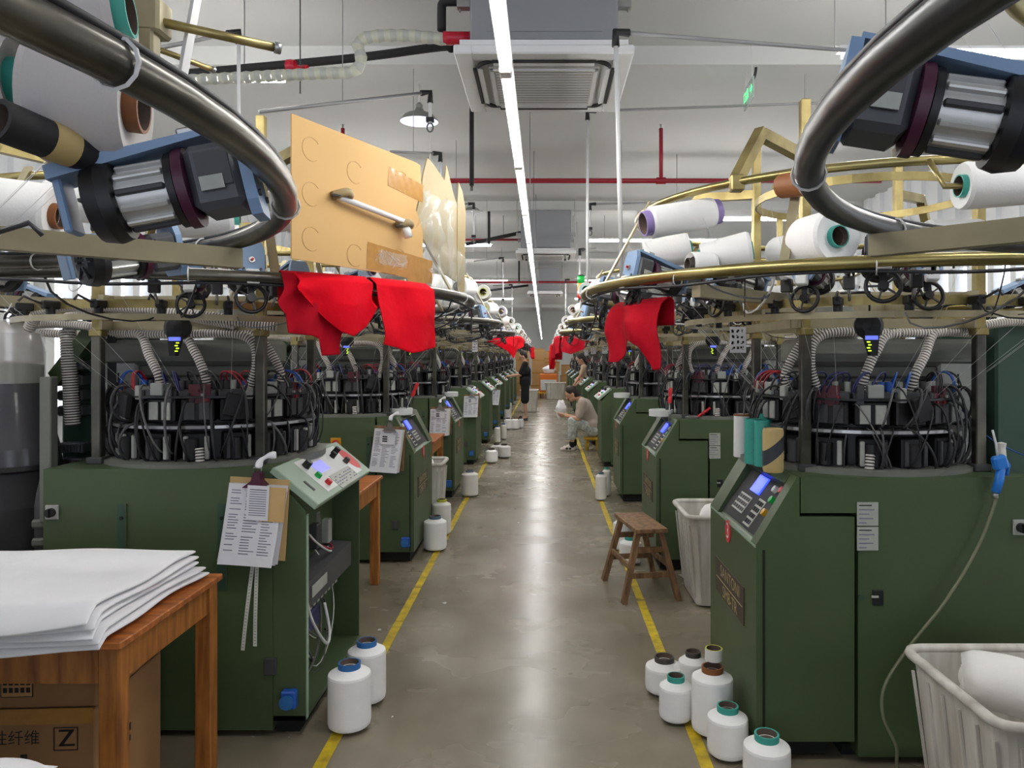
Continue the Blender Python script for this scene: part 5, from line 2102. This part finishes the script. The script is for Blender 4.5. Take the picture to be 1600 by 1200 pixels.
def pipes():
    # sprinkler mains
    for (y, x0, x1, z, r, lab, xs) in ((8.0, -3.2, 3.6, 3.47, .027, 'red sprinkler pipe crossing the aisle, nearest one', (1.25, -2.15)),
                                       (12.9, -3.2, -.1, 3.6, .02, 'red sprinkler pipe, second, ending behind the tube lights', ()),
                                       (18.6, -3.4, 3.4, 3.43, .03, 'red sprinkler pipe crossing the aisle, farthest one', ())):
        t = empty('sprinkler_pipe', (0, y, z))
        MB().cyl((x0, 0, 0), (x1, 0, 0), r, 'pipe_red', 12).build('main_pipe', t)
        for x in xs:
            g = MB().cyl((x, 0, 0), (x, 0, .56), r * .8, 'pipe_red', 12)
            g.lathe([(r * 1.35, -.05), (r * 1.35, .05)], (x, 0, 0), (1, 0, 0), 'pipe_red', 12)
            g.cyl((x, 0, .55), (x, 0, .60), .010, 'steel', 8).lathe([(0, .60), (.028, .602), (0, .604)], (x, 0, 0), (0, 0, 1), 'steel', 12)
            g.build('riser', t)
        for x in (x0 + .6, (x0 + x1) / 2 - .35, x1 - .6):
            MB().cyl((x, 0, r), (x, 0, 4.1 - z), .006, 'pipe_grey', 6).build('hanger_rod', t)
        tag(t, lab, 'sprinkler pipe', 'red sprinkler pipes')
    # black insulated pipes to the near cassette
    g = MB().tube(smooth_path([(-.40, 4.30, 3.63), (-.55, 4.28, 3.625), (-.58, 4.28, 3.61), (-.585, 4.28, 3.58), (-.585, 4.28, 3.46)], 5), .026, 'pipe_black', 12)
    tag(g.build('insulated_pipe'), 'black insulated elbow pipe at the left side of the near air conditioner', 'pipe')
    g = MB().tube(smooth_path([P(705, 76, 4.45), P(690, 73, 4.5), P(560, 90, 4.62), P(400, 105, 4.75), P(250, 118, 4.9), P(100, 128, 5.05)], 5), .026, 'pipe_black', 12)
    tag(g.build('insulated_pipe'), 'long black insulated pipe running left from the near air conditioner', 'pipe')
    t = empty('flexible_duct', P(690, 60, 4.27))
    o = P(690, 60, 4.27)
    path = [P(698, 62, 4.27), P(680, 60, 4.27), P(640, 56, 4.27), P(600, 56, 4.27), P(570, 60, 4.27), P(559, 70, 4.27), P(564, 88, 4.27), P(562, 102, 4.27), P(548, 113, 4.28), P(500, 115, 4.3), P(400, 120, 4.4), P(280, 126, 4.5), P(120, 134, 4.6)]
    g = MB()
    hose(g, [p - o for p in path], .036, 'flex', 'grey_plate', .07, 12)
    g.build('duct_tube', t)
    p0, p1 = P(693, 60, 4.27) - o, P(735, 60, 4.27) - o
    MB().tube([p0, p0.lerp(p1, .3), p0.lerp(p1, .6), p1], .037, 'red_wrap', 14).build('red_sleeve', t)
    MB().tube([p1, p1 + Vector((.05, 0, 0))], .034, 'brass', 12).tube([p1 + Vector((.05, 0, 0)), p1 + Vector((.07, 0, 0))], .06, 'brass', 12).build('pipe_flange', t)
    tag(t, 'ribbed translucent flexible duct with a red sleeve, left of the near air conditioner', 'duct')
    t = empty('hanger_tie', P(469, 105, 4.52))
    MB().cyl((0, 0, -.16), (0, 0, 4.1 - P(469, 105, 4.52).z), .004, 'charcoal', 6).build('rod', t)
    g = MB()
    g.lathe([(.034, -.03), (.036, 0), (.034, .03)], (.0, 0.06, .0), (1, 0, 0), 'red_wrap', 12).lathe([(.04, -.025), (.043, 0), (.04, .025)], (-.0, -.16, -.06), (1, 0, 0), 'red_wrap', 12)
    g.tube([(0, .03, 0), (0, -.12, -.05)], .02, 'red_wrap', 6)
    g.build('red_tie', t)
    tag(t, 'thin rod with red ties holding the black pipe', 'hanger')
    for (px, y0, y1, Z, lab) in ((737, 170, 290, 7.2, 'black vertical drain pipe left of the tube lights, nearest'), (764, 322, 380, 12.2, 'black vertical drain pipe left of the tube lights, second'),
                                 (811, 415, 440, 18.0, 'black vertical drain pipe left of the tube lights, third')):
        p = P(px, y1, Z)
        tag(MB().cyl((0, 0, 0), (0, 0, 4.1 - p.z), .022, 'pipe_black', 10).cyl((0, 0, -.05), (0, 0, 0), .014, 'grey_wire', 8).build('drain_pipe', None, p), lab, 'pipe', 'black drain pipes')
    for (p0, p1, lab) in ((P(728, 382, 12.0), P(822, 362, 12.2), 'black pipe running to the second air conditioner'), (P(755, 455, 19.8), P(825, 446, 20.2), 'black pipe running to the third air conditioner')):
        tag(MB().cyl(p0, p1, .03, 'pipe_black', 10).build('insulated_pipe'), lab, 'pipe', 'black pipes to the far air conditioners')


pipes()


def pendants():
    for (px, py, Z, lab) in ((655, 190, 6.7, 'metal pendant lamp with a dish shade above the large cardboard sheet'), (738, 331, 12.2, 'second pendant lamp with a bluish inside beyond the cardboard'),
                             (1010, 410, 16.0, 'pendant lamp far off over the right row')):
        p = P(px, py, Z)
        t = empty('pendant_lamp', p)
        g = MB()
        g.lathe([(.025, .13), (.04, .10), (.06, .085), (.13, .055), (.178, .0), (.172, -.004)], (0, 0, 0), (0, 0, 1), 'lamp_shade', 30)
        g.build('lamp_shade', t)
        g = MB()
        g.lathe([(.171, .0), (.125, .048), (.05, .08), (0, .085)], (0, 0, 0), (0, 0, 1), 'lamp_inner', 30)
        g.build('reflector', t)
        MB().lathe([(0, .0), (.035, .005), (.045, .04), (.02, .08)], (0, 0, 0), (0, 0, 1), 'lamp_inner', 16).build('bulb', t)
        MB().cyl((0, 0, .12), (0, 0, 4.1 - p.z), .008, 'pipe_white', 8).lathe([(.03, .12), (.03, .15), (.012, .17)], (0, 0, 0), (0, 0, 1), 'lamp_shade', 12).build('lamp_stem', t)
        tag(t, lab, 'pendant lamp', 'dish pendant lamps')


pendants()


def conduits():
    # (elbow px, py, Z, bottom py, far end px, py, Z)
    for (px, py, Z, yb, fx, fy, fz, hook, lab) in (
            (962, 50, 3.62, 438, 1540, 96, 4.3, False, 'white pole with black elbow rising from the 3 machine creel'),
            (918, 174, 6.05, 470, 1520, 152, 6.4, False, 'white pole with black elbow on the second right machine'),
            (922, 319, 8.6, 360, 1010, 317, 8.8, True, 'short hook pole over the third right machine'),
            (906, 390, 9.0, 470, 930, 388, 9.2, True, 'thin pole with a black clip over the third right creel'),
            (672, 144, 4.9, 192, 405, 175, 4.2, True, 'white hook pole with black elbow above the cardboard sheet'),
            (688, 240, 6.3, 290, 610, 237, 6.0, True, 'white hook pole behind the torn cardboard'),
            (740, 318, 8.8, 372, 690, 322, 8.6, True, 'white hook pole over the third left machine'),
            (373, 49, 4.2, 240, 250, 75, 3.9, False, 'white pole with black elbow left of the cardboard sheet'),
            (786, 403, 12.0, 470, 740, 408, 12, True, 'white hook pole over the fourth left machine'),
            (884, 437, 14.0, 495, 915, 436, 14, False, 'thin white pole over the fifth right machine'),
            (800, 445, 17.0, 505, 770, 446, 17, False, 'thin white pole over the sixth left machine')):
        p = P(px, py, Z)
        t = empty('conduit_pole', p)
        b = P(px, yb, Z) - p
        b.x += .03 if px == 962 else 0
        e = P(fx, fy, fz) - p
        MB().cyl((0, 0, 0), b, .011, 'pipe_white', 8).build('pole', t)
        MB().cyl((0, 0, 0), e, .011, 'pipe_grey', 8).build('cross_pipe', t)
        MB().cyl(e * .55, e * .55 + Vector((0, 0, 4.1 - (p + e * .55).z)), .003, 'pipe_grey', 6).build('hanger_rod', t)
        ed = e.normalized() * .07
        MB().tube([(0, 0, -.07), (0, 0, 0), ed], .02, 'black', 8).build('elbow', t)
        if hook:
            g = MB()
            g.box(b + Vector((0, 0, .02)), (.05, .03, .03), 'black')
            g.tube([b + Vector((.02 * math.sin(a), 0, -.03 + .03 * math.cos(a))) for a in [2 * PI * i / 10 for i in range(11)]], .005, 'charcoal', 6)
            g.cyl(b, b + Vector((0, 0, -.3)), .002, 'thread', 5)
            g.build('hook', t)
        tag(t, lab, 'pole', 'conduit poles over the creels')
    # signal tower
    p = P(908, 466, 6.4)
    t = empty('signal_tower', p)
    MB().cyl((0, 0, -.12), (0, 0, 0), .010, 'pipe_grey', 8).build('stem', t)
    for k, m in enumerate(('sig_red', 'sig_amber', 'sig_green')):
        MB().cyl((0, 0, .064 * k), (0, 0, .064 * k + .061), .032, m, 16).build('signal_lamp', t)
    MB().lathe([(.033, .192), (.02, .20), (0, .202)], (0, 0, 0), (0, 0, 1), 'black', 16).build('cap', t)
    tag(t, 'signal tower with green, amber and red lights above the right row', 'signal light')
    # exit sign hung at an angle
    p = P(1170, 147, 6.1)
    t = empty('exit_sign', p, 0)
    ez = Vector((0, 0, 1))
    ey = Vector((.022, .32, 0)).normalized()
    ex = Vector((ey.y, -ey.x, 0))
    R = Matrix((ex, ey, ez)).transposed()
    MB().box((0, 0, 0), (.016, .36, .17), 'sign_clear', R=R, b=.003).build('sign_panel', t)
    g = MB()
    vs, fs = text_shape('出口', .10)
    g.add([ex * -.0095 + ey * (.07 + q.x) + ez * q.y for q in vs], fs, 'exit_green')
    g.box(ex * -.0095 + ey * -.12, (.001, .07, .02), 'exit_green', R=R)
    g.add([ex * -.0095 + ey * a + ez * b for a, b in ((-.13, .04), (-.13, -.04), (-.175, 0))], [(0, 1, 2)], 'exit_green')
    g.build('sign_lettering', t)
    MB().tube(smooth_path([(.01, .02, .085), (.05, .01, .15), (.06, 0, .24), (.055, 0, .28)], 5), .012, 'black', 8).build('cable', t)
    for k in (-.12, .12):
        MB().cyl(ey * k + ez * .08, ey * k + ez * (4.1 - p.z), .003, 'thread', 5).build('hanger_wire', t)
    tag(t, 'small green exit sign hanging from the beam, right side', 'exit sign')


conduits()


# ================================================================ people
def blob(caps, heads, voxel, m, name, parent=None, shade=True):
    """one continuous surface from tapered capsules [(p0, p1, r0, r1)] and ellipsoids [(c, (rx,ry,rz), R)]"""
    g = MB()
    for (p0, p1, r0, r1) in caps:
        p0, p1 = Vector(p0), Vector(p1)
        d = p1 - p0
        L = max(d.length, 1e-4)
        prof = [(0, -r0)] + [(r0 * math.cos(a), r0 * math.sin(a)) for a in (-1.1, -.7, -.3)] + [(r0, 0), (r1, L)] + [(r1 * math.cos(a), L + r1 * math.sin(a)) for a in (.3, .7, 1.1)] + [(0, L + r1)]
        g.lathe(prof, p0, d, m, 14)
    for (c, rr, R) in heads:
        c = Vector(c)

        def fn(u, v):
            a, b = 2 * PI * u, PI * (v - .5)
            p = Vector((rr[0] * math.cos(a) * math.cos(b), rr[1] * math.sin(a) * math.cos(b), rr[2] * math.sin(b)))
            return c + (R @ p if R is not None else p)
        g.grid(fn, 20, 14, m)
    o = g.build(name, weld=True)
    md = o.modifiers.new('one', 'REMESH')
    md.mode = 'VOXEL'
    md.voxel_size = voxel
    md.use_smooth_shade = True
    sm = o.modifiers.new('soft', 'SMOOTH')
    sm.factor = .5
    sm.iterations = 5
    dg = bpy.context.evaluated_depsgraph_get()
    me = bpy.data.meshes.new_from_object(o.evaluated_get(dg))
    me.name = name
    old = o.data
    o.modifiers.clear()
    o.data = me
    bpy.data.meshes.remove(old)
    for p in me.polygons:
        p.use_smooth = True
    if parent is not None:
        o.parent = parent
    return o


def hand(caps, wrist, dirv, palm_n, thumb_side, curl=.5):
    """palm, four bent fingers and a thumb appended to caps"""
    d = Vector(dirv).normalized()
    nrm = Vector(palm_n).normalized()
    nrm = (nrm - d * nrm.dot(d)).normalized()
    s_ = d.cross(nrm) * thumb_side
    w_ = Vector(wrist)
    for k in (-1.5, -.5, .5, 1.5):
        b = w_ + d * .085 + s_ * (.019 * k)
        caps.append((w_ + d * .01 + s_ * (.012 * k), b, .014, .012))
        L = (.030, .036, .034, .026)[int(k + 1.5)]
        d1 = (d + nrm * curl * .6).normalized()
        d2 = (d + nrm * curl * 1.8).normalized()
        m1 = b + d1 * (L + .006)
        caps.append((b, m1, .0095, .0085))
        caps.append((m1, m1 + d2 * L, .0085, .007))
    tb = w_ + d * .03 + s_ * .028
    t1 = tb + (d * .7 + s_ * .7 + nrm * .2).normalized() * .04
    caps.append((w_ + d * .015 + s_ * .012, tb, .014, .012))
    caps.append((tb, t1, .012, .010))
    caps.append((t1, t1 + (d + nrm * .6).normalized() * .028, .010, .008))


def head(caps, heads, c, fwd, up, m=None):
    """skull, jaw, nose, lips, ears on centre c"""
    f, u = Vector(fwd).normalized(), Vector(up).normalized()
    u = (u - f * u.dot(f)).normalized()
    r = u.cross(f)
    R = Matrix((f, r, u)).transposed()
    c = Vector(c)
    heads.append((c + u * .02, (.098, .076, .112), R))
    heads.append((c + f * .022 - u * .058, (.066, .056, .060), R))
    heads.append((c + f * .06 - u * .092, (.026, .030, .022), R))
    caps.append((c + f * .094 + u * .012, c + f * .112 - u * .022, .010, .014))
    caps.append((c + f * .086 - u * .055 - r * .018, c + f * .086 - u * .055 + r * .018, .010, .010))
    for s in (-1, 1):
        heads.append((c + r * (s * .078) - f * .005 - u * .005, (.020, .010, .032), R))
        caps.append((c + f * .085 + u * .034 + r * (s * .022), c + f * .082 + u * .032 + r * (s * .042), .009, .008))
    return R, c, f, u, r


def eyes(parent, R, c, f, u, r):
    for s in (-1, 1):
        g = MB()
        g.lathe([(0, .004), (.007, .003), (.010, 0), (0, -.004)], c + f * .092 + u * .016 + r * (s * .031), f, 'ink', 10)
        g.build('eye', parent)


def standing_person():
    # faces the left row (-x); local origin at the feet
    t = empty('person', (-.47, 18.75, 0))
    caps, hd = [], []
    for s in (-1, 1):
        y = s * .095
        caps += [((.0, y, .90), (-.01, y * 1.05, .50), .082, .056), ((-.01, y * 1.05, .50), (.02, y * 1.1, .09), .054, .036), ((.02, y * 1.1, .07), (-.06, y * 1.15, .035), .036, .034), ((-.06, y * 1.15, .035), (-.17, y * 1.2, .028), .036, .026)]
        sh = Vector((.0, s * .185, 1.40))
        el = Vector((-.12, s * .22, 1.13))
        wr = Vector((-.36, s * .13, 1.10))
        caps += [(sh, el, .052, .040), (el, wr, .040, .028)]
        hand(caps, wr, (-1, -.15 * s, -.02), (0, -s * .4, -1), 1 if s > 0 else -1, .6)
    caps += [((0, -.08, .93), (0, .08, .93), .105, .105), ((0, 0, .95), (0, 0, 1.15), .125, .125), ((0, -.07, 1.22), (0, .07, 1.22), .125, .125), ((0, -.16, 1.39), (0, .16, 1.39), .065, .065), ((0, 0, 1.40), (-.03, 0, 1.50), .058, .052)]
    fr = head(caps, hd, (-.055, 0, 1.585), (-.93, 0, -.36), (-.36, 0, .93))
    body = blob(caps, hd, .0075, 'skin', 'body', t)
    eyes(t, *fr)
    R, c, f, u, r = fr
    blob([], [(c - f * .022 + u * .045, (.100, .084, .105), R), (c - f * .06 - u * .005, (.055, .072, .075), R)], .012, 'hair', 'hair', t)
    cp = [((0, -.08, 1.0), (0, .08, 1.0), .13, .13), ((0, 0, .93), (0, 0, 1.15), .145, .148), ((0, -.08, 1.22), (0, .08, 1.22), .145, .145), ((0, -.16, 1.39), (0, .16, 1.39), .078, .078)]
    for s in (-1, 1):
        sh, el = Vector((.0, s * .185, 1.40)), Vector((-.12, s * .22, 1.13))
        cp.append((sh, sh.lerp(el, .80), .074, .068))
    blob(cp, [], .014, 'cloth_black', 'shirt', t)
    cp = [((0, -.08, .93), (0, .08, .93), .125, .125)]
    for s in (-1, 1):
        cp.append(((0, s * .09, .90), (-.005, s * .10, .50), .105, .105))
    blob(cp, [], .014, 'cloth_black', 'shorts', t)
    for s in (-1, 1):
        blob([((.03, s * .105, .018), (-.18, s * .115, .014), .042, .036), ((-.10, s * .11, .03), (-.12, s * .11, .055), .045, .04)], [], .010, 'shoe_black', 'sandal', t)
    tag(t, 'person in black shirt and shorts standing at the left row', 'person')


def seated_person():
    # low stool, facing -x and a little towards the camera, looking down at a phone
    Z = 12.75
    t = empty('person', (.46, Z, 0))
    caps, hd = [], []
    hip = Vector((.36, 0, .36))
    for s in (-1, 1):
        hp = hip + Vector((0, s * .09, 0))
        kn = Vector((.02, s * .13 + .0, .50))
        an = Vector((.06 - .05 * (s < 0), s * .11, .085))
        caps += [(hp, kn, .085, .060), (kn, an, .056, .038), (an, an + Vector((-.05, 0, -.045)), .038, .034), (an + Vector((-.05, 0, -.045)), an + Vector((-.16, 0, -.055)), .036, .027)]
    ch = Vector((.22, 0, .74))
    caps += [(hip + Vector((0, -.07, .03)), hip + Vector((0, .07, .03)), .115, .115), (hip + Vector((0, 0, .06)), ch, .125, .125), (ch + Vector((0, -.07, 0)), ch + Vector((0, .07, 0)), .115, .115),
             (ch + Vector((-.03, -.15, .08)), ch + Vector((-.03, .15, .08)), .062, .062), (ch + Vector((-.05, 0, .10)), ch + Vector((-.13, 0, .17)), .055, .050)]
    for s in (-1, 1):
        sh = ch + Vector((-.03, s * .175, .075))
        el = Vector((.12, s * .21, .545))
        wr = Vector((-.10, s * .06, .585))
        caps += [(sh, el, .048, .038), (el, wr, .038, .027)]
        hand(caps, wr, (-1, -.2 * s, .15), (0, -s * .8, .6), -s, .7)
    fr = head(caps, hd, (.01, -.01, .985 - .035), (-.84, -.12, -.53), (-.5, 0, .84))
    blob(caps, hd, .0075, 'skin', 'body', t)
    eyes(t, *fr)
    R, c, f, u, r = fr
    blob([(c - f * .04 - u * .03, c - f * .07 - u * .07, .07, .055)], [(c - f * .020 + u * .045, (.103, .088, .108), R), (c - f * .06 - u * .01, (.060, .080, .085), R)], .012, 'hair', 'hair', t)
    cp = [(hip + Vector((0, -.07, .05)), hip + Vector((0, .07, .05)), .135, .135), (hip + Vector((0, 0, .08)), ch, .145, .145), (ch + Vector((0, -.08, 0)), ch + Vector((0, .08, 0)), .13, .13), (ch + Vector((-.03, -.15, .08)), ch + Vector((-.03, .15, .08)), .075, .075)]
    for s in (-1, 1):
        sh, el = ch + Vector((-.03, s * .175, .075)), Vector((.12, s * .21, .545))
        cp.append((sh, sh.lerp(el, .8), .072, .064))
    blob(cp, [], .014, 'cloth_taupe', 'shirt', t)
    cp = [(hip + Vector((0, -.08, 0)), hip + Vector((0, .08, 0)), .13, .13)]
    for s in (-1, 1):
        hp = hip + Vector((0, s * .09, 0))
        kn = Vector((.02, s * .13, .50))
        an = Vector((.06 - .05 * (s < 0), s * .11, .085))
        cp += [(hp, kn, .105, .085), (kn, kn.lerp(an, .62), .085, .078)]
    blob(cp, [], .014, 'cloth_pale', 'trousers', t)
    for s in (-1, 1):
        an = Vector((.06 - .05 * (s < 0), s * .11, .085))
        blob([(an + Vector((.03, 0, -.055)), an + Vector((-.17, 0, -.062)), .038, .034), (an + Vector((0, 0, -.02)), an + Vector((-.10, 0, -.04)), .040, .036)], [], .010, 'shoe_white', 'shoe', t)
        blob([(an + Vector((.0, 0, -.01)), an + Vector((.0, 0, .06)), .046, .046)], [], .010, 'cloth_black', 'sock', t)
        for q in (-.03, -.085):
            blob([(an + Vector((q, -.036, -.045)), an + Vector((q, .036, -.045)), .022, .022)], [], .008, 'shoe_black', 'shoe_strap', t)
    tag(t, 'seated person in taupe shirt and pale trousers looking down at hands', 'person')
    # the yellow stool, white cloth and phone
    st = empty('low_stool', (.46 + .36, Z, 0))
    MB().lathe([(0, .185), (.15, .185), (.155, .205), (.15, .22), (0, .22)], (0, 0, 0), (0, 0, 1), 'yellow_stool', 22).build('seat', st)
    for k in range(4):
        a = PI / 4 + k * PI / 2
        MB().cyl((.11 * math.cos(a), .11 * math.sin(a), .19), (.13 * math.cos(a), .13 * math.sin(a), 0), .022, 'yellow_stool', 10).build('leg', st)
    tag(st, 'low yellow stool under the seated person', 'stool')
    ph = MB().box((0, 0, 0), (.02, .075, .14), 'white_plastic', R=Matrix.Rotation(-.9, 3, 'Y'), b=.004)
    tag(ph.build('phone', None, (.46 - .225, Z, .63)), 'pale phone held by the seated person', 'phone')
    g = MB()

    def fn(u, v):
        a, b = 2 * PI * u, PI * (v - .5)
        k = 1 + .12 * math.sin(3 * a + 1) + .08 * math.sin(7 * b)
        return (.29 + .09 * k * math.cos(a) * math.cos(b), Z + .25 + .10 * k * math.sin(a) * math.cos(b), .66 + .16 * k * math.sin(b))
    g.grid(fn, 26, 16, 'fabric_white')
    tag(g.build('cloth_bag', weld=True), 'white cloth bundle beside the seated person', 'cloth')


def reaching_person():
    # between two right cabinets, leaning on the cabinet with one arm
    t = empty('person', (.96, 17.45, 0))
    caps, hd = [], []
    for s in (-1, 1):
        y = s * .09
        caps += [((.02, y, .86), (.02, y * 1.1, .48), .085, .056), ((.02, y * 1.1, .48), (.04, y * 1.1, .09), .054, .036), ((.04, y * 1.1, .07), (-.03, y * 1.15, .035), .036, .034), ((-.03, y * 1.15, .035), (-.13, y * 1.2, .028), .036, .026)]
    caps += [((.02, -.07, .90), (.02, .07, .90), .11, .11), ((.02, 0, .92), (0, 0, 1.14), .115, .115), ((-.01, -.06, 1.2), (-.01, .06, 1.2), .115, .115), ((-.03, -.14, 1.33), (-.03, .14, 1.33), .06, .06), ((-.03, 0, 1.35), (-.06, -.01, 1.43), .052, .047)]
    for s in (-1, 1):
        sh = Vector((-.03, s * .165, 1.33))
        el = Vector((-.14, s * .20, 1.12)) if s < 0 else Vector((.0, .22, 1.05))
        wr = Vector((-.27, -.20, .93)) if s < 0 else Vector((-.15, .16, .98))
        caps += [(sh, el, .047, .037), (el, wr, .037, .027)]
        hand(caps, wr, (-.6, -.1 * s, -.75), (-.5, 0, .4), s, .5)
    fr = head(caps, hd, (-.09, -.01, 1.515), (-.86, .1, -.45), (-.4, 0, .9))
    blob(caps, hd, .0075, 'skin', 'body', t)
    eyes(t, *fr)
    R, c, f, u, r = fr
    blob([(c - f * .06 - u * .02, c - f * .08 - u * .10, .07, .05)], [(c - f * .022 + u * .045, (.102, .086, .106), R), (c - f * .06 - u * .01, (.058, .076, .085), R)], .012, 'hair', 'hair', t)
    cp = [((.02, -.07, .95), (.02, .07, .95), .125, .125), ((.02, 0, .92), (0, 0, 1.14), .13, .13), ((-.01, -.07, 1.2), (-.01, .07, 1.2), .13, .13), ((-.03, -.14, 1.33), (-.03, .14, 1.33), .072, .072)]
    for s in (-1, 1):
        sh = Vector((-.03, s * .165, 1.33))
        el = Vector((-.14, s * .20, 1.12)) if s < 0 else Vector((.0, .22, 1.05))
        cp.append((sh, sh.lerp(el, .6), .064, .058))
    blob(cp, [], .014, 'cloth_beige', 'shirt', t)
    cp = [((.02, -.07, .90), (.02, .07, .90), .125, .125)]
    for s in (-1, 1):
        cp += [((.02, s * .09, .86), (.03, s * .10, .12), .10, .075)]
    blob(cp, [], .014, 'cloth_black', 'trousers', t)
    for s in (-1, 1):
        blob([((.06, s * .1, .03), (-.14, s * .105, .026), .04, .034)], [], .010, 'shoe_black', 'shoe', t)
    tag(t, 'person in a beige top reaching down between two right cabinets', 'person')


standing_person()
seated_person()
reaching_person()


def trolley():
    t = empty('trolley', (.17, 28.6, 0))
    MB().box((0, 0, .20), (.80, .55, .07), 'yellow_stool', b=.01).build('deck', t)
    for sx in (-1, 1):
        for sy in (-1, 1):
            MB().lathe([(0, -.025), (.08, -.025), (.08, .025), (0, .025)], (sx * .3, sy * .2, .08), (1, 0, 0), 'black', 16).build('wheel', t)
            MB().box((sx * .3, sy * .2, .14), (.05, .08, .07), 'charcoal').build('fork', t)
    tag(t, 'yellow platform trolley at the end of the aisle', 'trolley')
    b = empty('bucket', (.17, 28.55, .236))
    MB().box((0, 0, .34), (.68, .42, .68), 'orange', b=.03).build('bucket_body', b)
    MB().box((0, -.212, .26), (.60, .004, .40), 'white_plastic', b=.001).build('bucket_label', b)
    tag(b, 'orange box with a white panel standing on the trolley', 'box')
    g = MB()

    def fn(u, v):
        a, q = 2 * PI * u, PI * (v - .5)
        k = 1 + .1 * math.sin(3 * a) + .08 * math.sin(5 * q)
        return (.19 + .24 * k * math.cos(a) * math.cos(q), 28.55 + .18 * k * math.sin(a) * math.cos(q), 1.07 + .15 * k * math.sin(q))
    g.grid(fn, 22, 14, 'fabric_white')
    tag(g.build('cloth_heap', weld=True), 'white cloth heap on the orange box', 'cloth')


trolley()


def floor_lint():
    g = MB()
    rnd = random.Random(12)
    for k in range(46):
        x, y = rnd.uniform(-1.0, .8), rnd.uniform(2.6, 14)
        if -.8 < x < .55 and rnd.random() < .6:
            x = rnd.choice([rnd.uniform(-1.0, -.9), rnd.uniform(.66, .8)])
        s_ = rnd.uniform(.005, .018)
        n = rnd.randint(5, 8)
        g.add([(x + s_ * rnd.uniform(.5, 1.4) * math.cos(2 * PI * i / n), y + s_ * rnd.uniform(.6, 1.6) * math.sin(2 * PI * i / n), .0016 + .004 * rnd.random()) for i in range(n)], [list(range(n))], rnd.choice(['yarn', 'yarn_cream', 'core_dark']))
    tag(g.build('floor_lint'), 'scattered scraps of white lint on the floor', 'lint', kind='stuff')


floor_lint()
